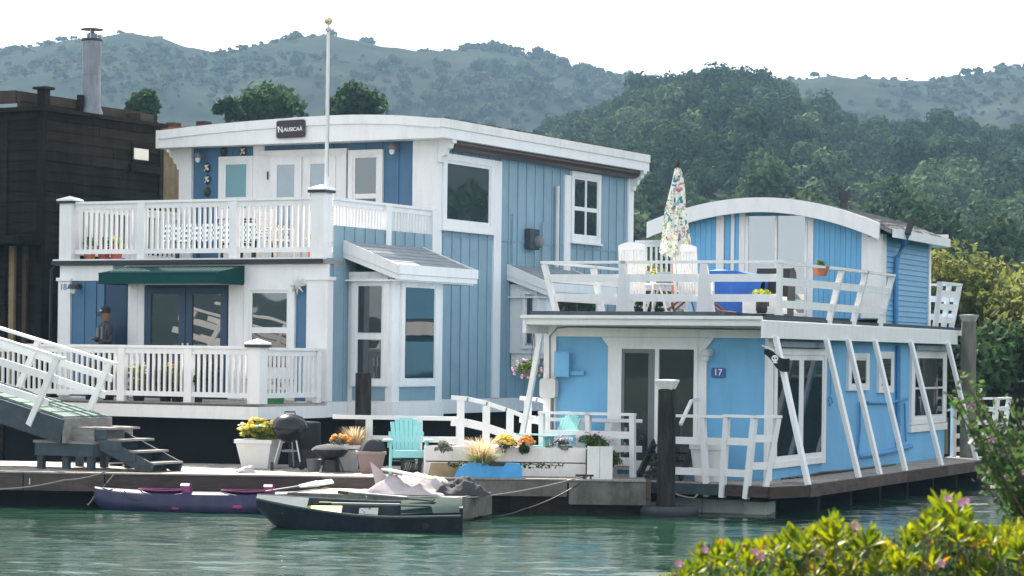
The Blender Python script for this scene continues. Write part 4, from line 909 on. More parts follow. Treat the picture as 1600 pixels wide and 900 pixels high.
# roof deck slab
box('roof_slab', 'white_paint', B, -3.98, .24, -.95, 12.85, 3.092, 3.20)
box('fascia_board', 'white_paint', B, -4.0, .24, -1.0, -.952, 3.10, 3.25); box('fascia_board', 'white_paint', B, -4.05, -3.985, -1.0, 12.8, 2.95, 3.255)
box('fascia_board', 'white_paint', B, .245, .29, -1.05, 5.6, 2.90, 3.18); box('fascia_board', 'white_paint', B, .245, .292, 5.604, 12.0, 2.90, 3.18); box('drip_edge', 'white_paint', B, -4.07, .25, -1.06, -1.003, 3.205, 3.26)
box('deck_boards', 'slate_wood', B, -3.95, -.45, -.90, 12.8, 3.203, 3.33); box('deck_boards', 'slate_wood', B, -.44, .20, -.90, 12.8, 3.203, 3.26)
# flared railing of the roof deck
def flare(name, parent, path, tops, z0, z1, nb=2, m='white_paint', cap=.11, bw=.13, posts=None):
    """path: base points (x, y); tops: how far the top leans out; boards and a flat cap between posts"""
    n = len(path); b = [Vector((p[0], p[1], z0)) for p in path]; t = [Vector((p[0]+q[0], p[1]+q[1], z1)) for p, q in zip(path, tops)]
    mb = MB()
    for i in range(n-1): d = (t[i+1]-t[i]).normalized()*.05; mb.beam(t[i]-d, t[i+1]+d, cap, .045)
    o = mb.build(name, m, parent)
    for i in range(n-1):
        for k in range(nb):
            f = (k+.75)/(nb+.55); MB().beam(b[i].lerp(t[i], f), b[i+1].lerp(t[i+1], f), .035, bw).build('rail_board', m, o)
    for i in range(n):
        if posts is None or posts[i]:
            dr = (path[min(i+1, n-1)][0]-path[max(i-1, 0)][0], path[min(i+1, n-1)][1]-path[max(i-1, 0)][1], 0)
            MB().beam(b[i]-Vector((0, 0, .02)), t[i]-Vector((0, 0, .025)), .10, .085, up=dr).build('post', m, o)
    return o
yF = .15
xa = bfx(870, 485, yF)[0]; xb = bfx(1226, 498, yF)[0]; xg1 = bfx(978, 450, yF)[0]; xg2 = bfx(1104, 450, yF)[0]
zt = bfx(1000, 410, yF)[1]
rl = flare('deck_railing', B, [(xa, yF), (xg1, yF), (xg2, yF), (.16, yF)], [(-.20, -.12), (0, -.12), (0, -.12), (.04, -.10)], 3.33, zt, posts=[1, 0, 0, 1])
for xg in (xg1, xg2):
    mb = MB(); mb.prism([(xg-.16, 3.33), (xg+.16, 3.33), (xg+.055, zt-.03), (xg-.055, zt-.03)], lambda a, b, d: (a, d-.13*(b-3.33)/.85, b), yF-.06, yF+.02); mb.build('gusset_post', 'white_paint', rl)
ys = [bsy(u, 500, .2)[0] for u in (1294, 1332, 1374)]
flare('deck_railing', B, [(.17, yF+.06)]+[(.20, y) for y in ys], [(.04, -.06)]+[(.24, 0)]*3, 3.2, 4.17, posts=[0, 1, 1, 1])
flare('deck_railing', B, [(-3.86, .2), (-3.86, 2.2), (-3.86, 4.4), (-3.86, 6.8)], [(-.2, 0)]*4, 3.33, zt, posts=[0, 1, 1, 1])
flare('deck_railing', B, [(.12, 10.75), (.14, 11.35), (.14, 12.0)], [(.10, 0), (.12, 0), (.14, .15)], 3.2, 4.17, nb=3)
flare('deck_railing', B, [(.1, 12.05), (-1.0, 12.05), (-2.2, 12.05)], [(.14, .15), (0, .15), (0, .15)], 3.2, 4.17, posts=[0, 1, 1])
# braces from the walkway up to the fascia
for (u0, v0, u1, v1) in ((1263, 753, 1211, 527), (1342, 743, 1290, 529), (1375, 740, 1324, 531), (1415, 735, 1366, 534), (1471, 726, 1422, 537), (1526, 715, 1480, 539)):
    yb = bsy(u0, v0, .93)[0]; yt = bsy(u1, v1, .30)[0]
    MB().beam((.93, yb, .49), (.31, yt, 2.93), .15, .07, up=(1, 0, 0)).build('brace', 'white_paint', B)
# walkway round the hull
wp = [(-4.0, -1.22), (-.35, -1.24), (.60, -1.52), (.90, -.62), (1.0, 13.0), (0, 13.0), (0, 0), (-4, 0)]
mb = MB(); mb.prism(wp, lambda a, b, d: (a, b, d), .42, .47); mb.build('walkway', 'grey_wood', B)
r_ = random.Random(3); y = .02
while y < 12.9: box('plank', 'deck_wood', B, .02, .90+.007*y, y, y+.142, .472, .498+r_.uniform(0, .006)); y += .148
x = -3.98
while x < .3: box('plank', 'deck_wood', B, x, x+.142, -1.2, -.02, .472, .498+r_.uniform(0, .006)); x += .148
def edge(p, q, m, z0=.31, z1=.488, th=.07): MB().beam((p[0], p[1], (z0+z1)/2), (q[0], q[1], (z0+z1)/2), th, z1-z0).build('edge_beam', m, B)
edge((-4.0, -1.25), (-.33, -1.27), 'slate_wood'); edge((-.31, -1.29), (.58, -1.56), 'beam_wood'); edge((.60, -1.58), (.95, -.66), 'brown_wood', .30, .486); ye = [-.62, 2.6, 5.3, 8.2, 10.6, 13.0]
for i in range(5): edge((.955+.008*ye[i], ye[i]+.01), (.955+.008*ye[i+1], ye[i+1]-.01), 'beam_wood', .29+.004*(i % 2), .490, .07)
for i in range(7): box('support', 'hull_black', B, .1, .86, .2+1.9*i, .35+1.9*i, -.3, .415)
for i, (a, c) in enumerate(((-1.55, -.95), (-.93, -.2), (-.16, .22))): mb = MB(); mb.box(a, c, -.50-(.0 if i < 2 else .12), -.1, -.12, .20-.01*i); mb.build('float', 'foam', B)
box('float', 'foam', B, -3.9, -1.7, -1.0, -.4, -.15, .12)
# front porch railing, flared posts
flare('porch_railing', B, [(-3.6, -1.12), (-2.75, -1.12), (-1.95, -1.12)], [(0, -.05)]*3, .49, 1.60, nb=2, bw=.12)
flare('porch_railing', B, [(-1.25, -1.15), (-.62, -1.17), (-.22, -1.20)], [(-.05, -.1)]*3, .30, 1.60, nb=2, bw=.12, posts=[0, 1, 0])
flare('porch_railing', B, [(-.30, -1.32), (.15, -1.44)], [(.10, -.1), (.16, -.1)], .30, 1.62, nb=2, bw=.12)
flare('porch_railing', B, [(.15, -1.44), (.42, -1.25)], [(.16, -.1), (.2, .0)], .48, 1.62, nb=2, bw=.12, posts=[0, 1])
flare('porch_railing', B, [(.15, 12.3), (.75, 13.2), (.75, 14.1)], [(.0, 0), (.12, 0), (.15, .1)], .45, 1.75, nb=4, bw=.10)
# boxes, pipes and cables
eb = box('breaker_box', 'bright_blue', B, -3.80, -3.56, -.13, 0, 2.22, 2.62); MB().box(-3.82, -3.54, -.15, -.13, 2.20, 2.64).build('lid', 'bright_blue', eb)
mb = MB(); mb.tube([(-3.55, -.05, 2.27), (-3.28, -.05, 2.27)], .045, 8); mb.build('conduit', 'bright_blue', B, True)
mt = MB().prism(round_rect(.30, .34, .06), lambda a, b, d: (a-3.92, d, b+2.0), -.20, -.055).build('meter_box', 'pale_box', B)
mb = MB(); mb.tube([(-3.88, -.08, 1.84), (-3.88, -.08, .6)], .03, 8); mb.tube([(-3.93, -.07, 2.17), (-3.94, -.07, 2.9), (-3.80, -.065, 3.05), (-3.6, -.06, 3.07), (-.1, -.06, 3.05)], .012, 5); mb.build('cable', 'grey_plastic', B, True)
def spath(*p): return [(.045+q[2] if len(q) > 2 else .045, bsy(q[0], q[1])[0], bsy(q[0], q[1])[1]) for q in p]
mb = MB(); mb.tube(spath((1400, 540), (1400, 600), (1400, 695)), .05, 8); mb.tube(spath((1352, 629), (1390, 629), (1415, 622)), .028, 8); mb.tube(spath((1340, 628), (1340, 670), (1336, 718)), .024, 8); mb.tube(spath((1410, 630), (1412, 690)), .022, 8); mb.tube(spath((1337, 713), (1380, 707), (1420, 697)), .055, 8)
mb.build('pipework', 'blue_pipe', B, True)
mb = MB(); mb.tube(spath((1294, 535), (1294, 615), (1291, 625), (1293, 634), (1297, 628), (1294, 620)), .012, 6); mb.build('hose', 'blue_pipe', B, True)
mb = MB()
for k in range(3): mb.tube([(.10+.05*k, .6+.3*k, .52), (.16+.03*k, 2.5, .53+.015*k), (.13+.04*k, 4.6, .525), (.20, 7.5, .52)], .018, 5)
mb.build('cables_on_walkway', 'black_plastic', B, True)
# ---- cabin on the roof deck
cf, cs = front_wall(7.0), side_wall(0)
def za(x): return 5.72-.087*(x+2.41)**2
prof = [(-3.95, 3.335)]+[(-3.95+3.95*i/16, za(-3.95+3.95*i/16)-.25) for i in range(17)]+[(0, 3.335)]
mb = MB(); mb.prism(prof, lambda a, b, d: (a, d, b), 7.0, 10.6); mb.build('cabin_wall', 'bright_blue_board', B)
def zlim(a, b): return min(za(a), za(b))-.30
def vplanks(a0, a1, st, z0=3.36):
    a = a0
    while a < a1-.02: b = min(a+st, a1); mb = MB(); mb.box(a+.003, b-.003, 6.97-.004*rnd.random(), 7.0, z0, zlim(a, b)+.02); mb.build('plank', 'bright_blue_board', B); a = b
vplanks(-3.93, -3.36, .115); vplanks(-3.19, -2.87, .11); vplanks(-1.35, -.37, .108)
for a, b_, d in ((-3.36, -3.20, .06), (-3.055, -2.985, .05), (-2.88, -2.76, .06), (-1.47, -1.35, .06), (-.37, -.24, .07), (-.238, .03, .10)): box('trim_board', 'white_paint', B, a, b_, 7.0-d, 7.0, 3.36, zlim(a, b_)+.04)
sd2 = box('sliding_door', 'white_paint', B, -2.76, -1.47, 6.97, 7.0, 3.36, 5.38)
mb = MB(); mb.box(-2.75, -2.68, 6.93, 6.97, 3.4, 5.36); mb.box(-1.52, -1.475, 6.93, 6.97, 3.4, 5.36); mb.box(-2.13, -2.085, 6.915, 6.97, 3.4, 5.36); mb.box(-2.68, -1.52, 6.935, 6.97, 3.36, 3.46); mb.build('frame', 'white_paint', sd2)
for a, b_ in ((-2.68, -2.13), (-2.085, -1.52)): MB().box(a, b_, 6.945, 6.965, 3.46, 5.37).build('pane', 'glass_sky', sd2)
# arched fascia and roof
xs2 = [-4.72+4.78*i/30 for i in range(31)]
mb = MB(); mb.prism([(x, za(x)) for x in xs2]+[(x, za(x)-.285-.03*min(1, abs(x+2.4)/2.3)) for x in reversed(xs2)], lambda a, b, d: (a, d, b), 6.62, 6.70); mb.build('arched_fascia', 'white_paint', B)
mb = MB(); xs3 = [-4.70+4.98*i/24 for i in range(25)]
mb.prism([(x, za(x)-.02) for x in xs3]+[(x, za(x)-.10) for x in reversed(xs3)], lambda a, b, d: (a, d, b), 6.702, 11.1); crf = mb.build('cabin_roof', 'shingle', B)
mb = MB(); n = 26; r_ = random.Random(8)
for i in range(n):                                         # courses of shingles on the side that shows
    x0 = -1.9+2.2*i/n; x1 = x0+2.2/n*1.1; yy = 6.72
    while yy < 11.05:
        y2 = min(11.09, yy+r_.uniform(.22, .42)); k = r_.uniform(.012, .026)
        mb.add([(x0, yy, za(x0)-.02+.004), (x0, y2-.012, za(x0)-.02+.004), (x1, y2-.012, za(x1)-.02+k), (x1, yy, za(x1)-.02+k), (x1, yy, za(x1)-.02), (x1, y2-.012, za(x1)-.02)], [(0, 1, 2, 3), (3, 2, 5, 4)]); yy = y2
mb.build('shingles', 'shingle', crf, kind='stuff')
box('eave_board', 'white_paint', crf, .29, .325, 6.75, 11.15, za(.28)-.17, za(.28)+.0); box('eave_board', 'white_paint', crf, -.2, .285, 11.105, 11.14, za(0)-.30, za(0)-.03)
# clapboards of the cabin side
z = 3.22
while z < 4.86:
    mb = MB(); a, b_ = 7.22, 10.50; zz = min(z+.105, 4.95)
    mb.add([cs(a, .010, zz), cs(b_, .010, zz), cs(b_, .030, z), cs(a, .030, z), cs(a, 0, zz), cs(b_, 0, zz), cs(b_, 0, z), cs(a, 0, z)], [(0, 1, 2, 3), (0, 4, 5, 1), (3, 2, 6, 7), (0, 3, 7, 4), (1, 5, 6, 2)]); mb.build('clapboard', 'clapboard_blue', B); z += .105
box('trim_board', 'white_paint', B, 0, .05, 10.50, 10.66, 3.22, 4.95); box('trim_board', 'white_paint', B, 0, .05, 6.92, 7.22, 3.22, 5.0)
mb = MB(); q = lambda u, v, x: (x,)+tuple(bsy(u, v, x)); p = [q(1418, 366, .36), q(1412, 382, .2), q(1402, 402, .08), q(1400, 425, .07), q(1400, 512, .07)]; mb.tube(p, .05, 10); mb.build('downspout', 'blue_pipe', B, True)
MB().beam(q(1418, 366, .37), q(1424, 346, .42), .10, .10, up=(0, 1, 0)).build('downspout_head', 'black_metal', B)
xv = bfx(1319, 312, 8.4)[0]; mb = MB(); mb.lathe([(.105, 5.2), (.085, 5.74)], (xv, 8.4, 0), 10); mb.lathe([(.12, 5.74), (.12, 5.94)], (xv, 8.4, 0), 10); mb.build('roof_vent_stack', 'black_metal', B)

# ---- things on and at the bright blue houseboat
s = on_B('number_sign', 'blue plate with white number 17 beside the sliding door', 'sign', -.845, -.01, 2.315)
MB().prism(round_rect(.245, .165, .03), lambda a, b, d: (a, d, b), -.03, .005).build('plate', 'sign_blue', s); text('17', .155, 'letter_white', s, (0, -.034, 0), (pi/2, 0, 0), name='digits')
wall_lamp('white wall lamp right of the sliding door over number 17', -1.0, -.03, 2.66, par='B', m='pale_box')
fl = on_B('pirate_flag', 'small black skull flag hanging at the corner of the bright blue houseboat', 'flag', .33, -.75, 2.72, .35)
mb = MB(); mb.tube([(-.16, .02, .06), (.05, -.02, -.03)], .012, 6); mb.build('staff', 'white_paint', fl)
def flagp(u, v): return (-.12+.42*u, .03*sin(6*u+1.0*v)-.0, .0-.17*u-.22*v*(.35+.65*min(1, u*2.2))+.03*sin(u*7))
mb = MB(); mb.grid(16, 8, flagp); mb.build('cloth', 'flag_black', fl, True)
mb = MB(); c = Vector(flagp(.42, .42)); c.y -= .018
def disc(mb, c, r, n=14, d=0.0, sz=1.0): mb.add([(c.x+r*cos(2*pi*k/n), c.y-d, c.z+r*sz*sin(2*pi*k/n)) for k in range(n)]+[(c.x+r*cos(2*pi*k/n), c.y-d+.006, c.z+r*sz*sin(2*pi*k/n)) for k in range(n)], [tuple(range(n))]+[(k, (k+1) % n, n+(k+1) % n, n+k) for k in range(n)])
disc(mb, c, .056); mb.box(c.x-.026, c.x+.026, c.y-.004, c.y+.004, c.z-.078, c.z-.05)
for s_ in (-1, 1): mb.beam((c.x+.05*s_+.07, c.y-.001, c.z-.075-.02*s_), (c.x-.02*s_+.09, c.y-.001, c.z-.105+.02*s_), .014, .006, up=(0, 1, 0))
mb.build('skull', 'letter_white', fl); mb = MB()
for s_ in (-1, 1): disc(mb, c+Vector((s_*.022, -.008, .004)), .014, 8)
mb.build('eye_sockets', 'flag_black', fl)
# umbrella
um_p = at(1050, 488, 44.5); um = thing('patio_umbrella', 'closed floral patio umbrella standing on the roof deck', 'umbrella', (um_p[0], um_p[1], 3.33))
mb = MB(); mb.tube([(0, 0, .05), (.02, 0, 1.4), (.075, 0, 2.68)], .022, 8); mb.build('pole', 'pot_orange', um, True)
mb = MB(); mb.lathe([(.22, 0), (.22, .04), (.05, .06), (.04, .2), (.03, .2)], n=16); mb.build('base', 'black_metal', um, True)
mb = MB(); mb.lathe([(.028, 2.62), (.038, 2.68), (.03, 2.74), (.012, 2.78), (.002, 2.79)], (.075, 0, 0), 10); mb.build('finial', 'brown_wood', um, True)
def cano(u, v):
    a = 2*pi*u; z = 2.60-1.50*v; f = .5+.5*cos(8*a); R = (.05+.235*v**.75)*(.62+.38*f)+.012*sin(9*v+3*a); z += (.10*sin(a*1.0+.6)+.07*f)*v**3
    return (.073-.04*v+R*cos(a), R*sin(a), z)
mb = MB(); mb.grid(96, 26, cano); mb.build('canopy', mat('floral', (.8, .8, .76), rough=.8), um, True)
t = M['floral'].node_tree; L = t.links; b = t.nodes['Principled BSDF']; g = N(t, 'ShaderNodeNewGeometry')
def patch(col, sc, thr, prev, dis):
    v = N(t, 'ShaderNodeTexNoise'); v.inputs['Scale'].default_value = sc; v.inputs['Detail'].default_value = 2; v.inputs['Distortion'].default_value = dis
    mp = N(t, 'ShaderNodeMapping'); mp.inputs['Location'].default_value = (dis*13, sc, 5*thr); L.new(g.outputs['Position'], mp.inputs[0]); L.new(mp.outputs[0], v.inputs['Vector'])
    r = N(t, 'ShaderNodeMath', operation='GREATER_THAN'); r.inputs[1].default_value = thr; L.new(v.outputs['Fac'], r.inputs[0])
    m = N(t, 'ShaderNodeMixRGB'); m.inputs[2].default_value = c4(col); L.new(r.outputs[0], m.inputs[0]); L.new(prev, m.inputs[1]) if prev else None
    if not prev: m.inputs[1].default_value = (.78, .78, .72, 1)
    return m.outputs[0]
p = patch((.33, .42, .16), 9, .58, None, 2.0); p = patch((.58, .18, .24), 8, .62, p, 1.1); p = patch((.03, .22, .33), 7.5, .605, p, 1.6); p = patch((.70, .55, .12), 11, .66, p, .7); L.new(p, b.inputs['Base Color'])
# adirondack chairs
def adirondack(label, loc, rz, m, group=None, tilt=0.0, hb=.62):
    c = thing('garden_chair', label, 'chair', loc, rz, group)
    if tilt: c.rotation_euler = (0, tilt, rz)
    for k in range(7):
        q = (k-3)/3; x0 = q*.19; x1 = q*.235; top = .93-.075*q*q; MB().beam((x0, .24, .30), (x1, .24+(top-.30)*.40, top), .060, .02, up=(0, 1, 0), taper=1.22).build('back_slat', m, c)
    MB().beam((-.30, .40, .66), (.30, .40, .66), .03, .07).build('back_brace', m, c); MB().beam((-.24, .285, .36), (.24, .285, .36), .03, .08).build('back_brace', m, c)
    for k in range(6): y = -.30+.105*k; z = .40-.020*k-.0035*k*k; MB().box(-.27, .27, y, y+.09, z-.02, z).build('seat_slat', m, c)
    MB().box(-.27, .27, -.325, -.302, .28, .40).build('front_apron', m, c)
    for s in (-1, 1):
        MB().box(s*.30-.02, s*.30+.02, -.34, -.24, 0, .56).build('front_leg', m, c)
        MB().beam((s*.268, -.30, .37), (s*.268, .62, .02), .028, .11, up=(0, 0, 1)).build('rear_leg', m, c)
        mb = MB(); mb.prism([(-.42, s*.27), (-.40, s*.42), (-.15, s*.42), (.40, s*.33), (.42, s*.28)], lambda a, b_, d: (b_, a, d), .56, .585); mb.build('armrest', m, c)
        MB().prism([(-.24, .56), (-.24, .44), (-.14, .56)], lambda a, b_, d: (d, a, b_), s*.335-.012, s*.335+.012).build('arm_bracket', m, c)
    return c
def seat_at(u, v, Y): p = at(u, v, Y); return p
x1, _ = bfx(993, 470, 1.0); x2, _ = bfx(1073, 470, 1.6)
def tallchair(label, x, y, rz):
    c = on_B('garden_chair', label, 'chair', x, y, 3.335, rz, 'white chairs on the roof deck')
    for k in range(7):
        q = (k-3)/3; MB().beam((q*.155, .20, .30), (q*.165, .34, 1.14-.0*q), .045, .018, up=(0, 1, 0)).build('back_slat', 'white_paint', c)
    for s in (-1, 1): MB().beam((s*.21, .20, .0), (s*.215, .355, 1.17), .045, .03, up=(0, 1, 0)).build('back_post', 'white_paint', c); MB().box(s*.25-.02, s*.25+.02, -.34, -.29, 0, .60).build('front_leg', 'white_paint', c); MB().box(s*.27-.05, s*.27+.05, -.36, .26, .60, .625).build('armrest', 'white_paint', c)
    mb = MB(); mb.prism([(-.235, 1.10), (.235, 1.10), (.235, 1.18), (.12, 1.225), (0, 1.24), (-.12, 1.225), (-.235, 1.18)], lambda a, b_, d: (a, d, b_), .335, .365); mb.build('head_rail', 'white_paint', c)
    for k in range(5): MB().box(-.24, .24, -.32+.11*k, -.225+.11*k, .40, .42).build('seat_slat', 'white_paint', c)
    return c
tallchair('taller white slat-back chair left of the floral umbrella', x1, 1.0, pi+.15); tallchair('white slat-back chair right of the floral umbrella pole', x2, 1.9, pi-.1)
st = on_B('side_table', 'white folding table between the two white roof deck chairs', 'table', bfx(1030, 470, 1.1)[0], 1.1, 3.335)
MB().box(-.24, .24, -.2, .2, .50, .53).build('tabletop', 'white_paint', st)
for s in (-1, 1): MB().beam((s*.2, -.15, 0), (s*.05, -.12, .5), .03, .03).build('leg', 'white_paint', st); MB().beam((s*.2, .15, 0), (s*.05, .12, .5), .03, .03).build('leg', 'white_paint', st)
p = BW(bfx(1020, 470, 1.1)[0], 1.1, 3.87); plant('potted_plant', 'small yellow flower pot on the white folding table', p, pot='pot_white', pr=.07, ph=.1, r=.10, h=.12, leaf='leaf_lime', n=60, size=.045, flowers=[('flower_yellow', 6, .025)], seed=120)
for i, (u, lab) in enumerate(((1000, 'dark leaved pot plant under the taller white chair'), (1018, 'second dark leaved pot plant beside the white chair'), (1030, 'third dark leaved pot plant near the umbrella base'))): plant('potted_plant', lab, BW(bfx(u, 480, 1.9)[0], 1.9, 3.335), pot='black_plastic', pr=.09, ph=.1, r=.13, h=.18, leaf='leaf_dark', n=80, size=.06, seed=121+i, group='pot plants on the roof deck')
tp = on_B('tarp_covered_bench', 'royal blue tarp draped over deck furniture before the cabin door', 'tarp', bfx(1152, 470, 3.0)[0], 3.0, 3.335); tp.scale = (.84, .84, .94)
def tarp(u, v):
    x = -.62+1.24*u; zt_ = .86-.14*max(0, u-.55)/.45; z = zt_*(1-v) if v < 1 else 0
    return (x+.03*sin(8*v+9*u)+.10*(1-v)*(u-.5)-.04*v, -.25-.10*v-.05*sin(13*u+2*v)*v, max(.01, zt_*(1-v)))
mb = MB(); mb.grid(30, 14, tarp); mb.grid(30, 6, lambda u, v: (tarp(u, 0)[0], -.25+.7*v, tarp(u, 0)[2]+.04*sin(9*u)*sin(3.1*v))); mb.grid(10, 8, lambda u, v: (.62+.05+.04*sin(9*v), -.25+.7*u, .72*(1-v))); mb.build('tarp', 'tarp_blue', tp, 2)
gb = on_B('grill_cart', 'black covered grill beside the blue tarp by the cabin door', 'grill', bfx(1212, 470, 3.2)[0], 3.2, 3.335)
mb = MB(); mb.box(-.30, .30, -.22, .22, .12, .62); mb.prism([(-.22, .62), (.22, .62), (.2, .80), (.05, .88), (-.12, .86)], lambda a, b_, d: (d, a, b_), -.32, .32); mb.build('body', 'black_plastic', gb)
for s in (-.25, .25): MB().box(s-.03, s+.03, -.2, .2, 0, .118).build('leg', 'black_metal', gb)
pb = on_B('planter_box', 'white planter box with green plants on the roof deck', 'planter', bfx(1195, 470, 1.2)[0], 1.2, 3.335)
mb = MB(); mb.box(-.36, .36, -.14, .14, 0, .30); mb.build('box', 'white_paint', pb); C, Nn = crown_pts(NR, (0, 0, .33), .34, .22, 5, 130); v, f = leaves(C, Nn, .06, 1.8); obj('foliage', nmesh('foliage', v, f, 'leaf_lime'), pb)
bg_ = on_B('jug', 'black garden jug before the white planter box on the roof deck', 'jug', bfx(1190, 478, .75)[0], .75, 3.335); mb = MB(); mb.lathe([(.08, 0), (.10, .06), (.10, .2), (.07, .27), (.03, .28)], n=14); mb.build('body', 'black_plastic', bg_, True); mb = MB(); mb.tube([(.04, 0, .27), (.12, 0, .25), (.12, 0, .12)], .014, 6); mb.build('handle', 'black_plastic', bg_, True)
plant('potted_plant', 'terracotta pot hooked on the flared railing by the cabin', BW(.30, 2.05, 4.02), pot='terracotta', pr=.15, ph=.17, r=.13, h=.12, leaf='leaf_garden', n=80, size=.05, seed=130)
lf = on_B('lounge_frame', 'folded reddish tube lounger lying by the blue tarp on the roof deck', 'lounger', bfx(1092, 476, 1.4)[0], 1.4, 3.335, .1)
for dy in (-.22, .22):
    mb = MB(); mb.tube([(-.50, dy, .06), (-.22, dy, .30), (.12, dy, .27), (.42, dy, .05), (.62, dy, .02)], .02, 7); mb.build('side_tube', 'rust', lf, True)
mb = MB(); mb.tube([(-.22, -.22, .30), (-.22, .22, .30)], .016, 6); mb.tube([(.12, -.22, .27), (.12, .22, .27)], .016, 6); mb.tube([(-.10, -.22, .29), (-.02, -.22, .02)], .016, 6); mb.build('cross_tubes', 'rust', lf, True)
mb = MB(); mb.grid(8, 4, lambda u, v: (-.22+.34*u, -.2+.4*v, .285-.03*u-.03*sin(pi*u))); mb.build('sling', 'cream', lf, True)
ba = on_B('hanging_basket', 'hanging basket of pink flowers at the left corner of number 17', 'hanging basket', -4.22, -.25, 2.28)
mb = MB(); mb.lathe([(.03, -.14), (.12, -.08), (.16, .02), (.165, .03)], n=14); mb.build('basket', 'twig', ba, True)
C, Nn = crown_pts(NR, (-.03, 0, .08), .28, .34, 7, 260); v, f = leaves(C, Nn, .055, 1.7); obj('foliage', nmesh('foliage', v, f, 'leaf_garden'), ba); mb = MB(); rg = np.random.default_rng(9)
for k in range(34): q = rg.normal(0, 1, 3); q /= np.linalg.norm(q); mb.ball((-.06+q[0]*.27, q[1]*.25, .05+q[2]*.17), .025, 6, 4)
mb.build('flowers', 'flower_pink', ba, True, kind='stuff'); mb = MB(); mb.tube([(0, 0, .05), (.05, .0, .75)], .006, 4); mb.tube([(.12, 0, .02), (.05, 0, .75)], .006, 4); mb.build('hanger', 'black_metal', ba)
ds = box('diagonal_strut', 'white_paint', B, -4.35, -4.25, -.5, -.42, .48, .5); bpy.data.objects.remove(ds)
MB().beam((-4.32, -.62, .55), (-3.90, -.55, 2.95), .085, .085, up=(0, 1, 0)).build('diagonal_strut', 'white_paint', B)
plant('planter', 'large white round-rimmed pot at the front of number 17', BW(-.78, -.68, .50), pot='pot_white', pr=.30, ph=.62, r=.15, h=.1, n=0, cat='pot')
sb = on_B('boarding_steps', 'dark wooden steps in front of the sliding door behind the capped piling', 'steps', -1.55, -.62, .50)
for k in range(4): MB().box(-.36, .36, -.35+.2*k, -.13+.2*k, .10+.15*k, .13+.15*k).build('tread', 'black_plastic', sb)
for s in (-1, 1): MB().beam((s*.37, -.32, .05), (s*.37, .42, .60), .04, .16).build('stringer', 'black_plastic', sb)
mb = MB(); mb.beam((.40, -.4, .95), (.40, .1, 1.33), .05, .05); mb.beam((.40, .1, 1.33), (.40, .45, 1.36), .05, .05); mb.beam((.40, -.38, .0), (.40, -.38, .95), .05, .05); mb.build('handrail', 'white_paint', sb)
# ================================================================== DOCK and what stands on it
dk = thing('dock', 'long floating wooden dock in front of the two houseboats', 'dock', (2.2, 40.5, 0), -.036)
DZ = .55
r_ = random.Random(6); x = 0.0
while x > -14.5:
    box('plank', 'deck_wood', dk, x-.138, x, .14+r_.uniform(0, .01), 4.2, .505, DZ-r_.uniform(0, .006)); x -= .144
box('joists', 'hull_black', dk, -14.5, -.05, .2, 4.1, .20, .50)
segs = [(-14.5, -10.2, 'beam_wood'), (-10.18, -8.86, 'beam_wood'), (-8.84, -5.3, 'beam_wood'), (-5.28, -3.0, 'beam_wood'), (-2.98, -1.28, 'float_wood'), (-1.25, -.0, 'float_wood')]
for i, (a, c, m) in enumerate(segs):
    lo = .26 if i < 4 else (.28 if i == 4 else .16); box('edge_beam', m, dk, a, c, .02-.01*(i % 2)-(.05 if i == 5 else 0), .138, lo, .535+.004*(i % 2)); box('edge_cap', 'deck_wood', dk, a, c, .0-(.06 if i == 5 else 0), .15, .541, .566)
box('end_beam', 'beam_wood', dk, .003, .08, .0, 4.1, .16, .54)
for i in range(8): mb = MB(); mb.box(-14.4+1.8*i, -12.8+1.8*i, .35, 3.9, -.2, .24); mb.build('float', 'hull_black', dk)
for a in (-10.6, -10.08, -4.2): MB().box(a-.01, a+.01, .005, .03, .36, .46).build('bolt', 'steel', dk)
for k in range(9): MB().box(-.02-.31*k-.305, -.02-.31*k, .10+.006*(k % 2), .16, -.35, .27 if k > 3 else .158).build('skirt_board', 'dark_wood', dk)
mb = MB(); mb.lathe([(.03, .55), (.03, .6)], (-1.0, .2, 0), 8); mb.tube([(-1.15, .2, .62), (-.85, .2, .62)], .02, 6); mb.tube([(-1.1, .2, .56), (-1.1, .2, .62)], .018, 6); mb.tube([(-.9, .2, .56), (-.9, .2, .62)], .018, 6); mb.build('cleat', 'black_metal', dk)
def on_D(u, v=738, z=DZ): p = atz(u, v, z); return p
# floating raft
rf_ = thing('raft', 'small square float tied in front of the dock', 'float', (-.85, 38.15, 0), 0)
ex = Vector((-2.6, .85, 0)).normalized(); ey = Vector((.85, 2.6, 0)).normalized(); rf_.rotation_euler = (0, 0, atan2(-ex.y, -ex.x))
x = -2.7
while x < -.05: box('plank', 'deck_wood', rf_, x, x+.138, .02, 1.62, .335, .38-rnd.uniform(0, .006)); x += .143
box('core', 'float_wood', rf_, -2.68, -.03, .03, 1.6, -.15, .33); box('side_board', 'float_wood', rf_, -2.72, .0, -.03, .018, .06, .385); box('side_board', 'float_wood', rf_, .002, .05, -.03, 1.65, .04, .385); box('side_board', 'float_wood', rf_, -2.76, -2.722, -.03, 1.65, .05, .385)
def RW_(x, y, z): a = rf_.rotation_euler.z; return (-.85+x*cos(a)-y*sin(a), 38.15+x*sin(a)+y*cos(a), z)
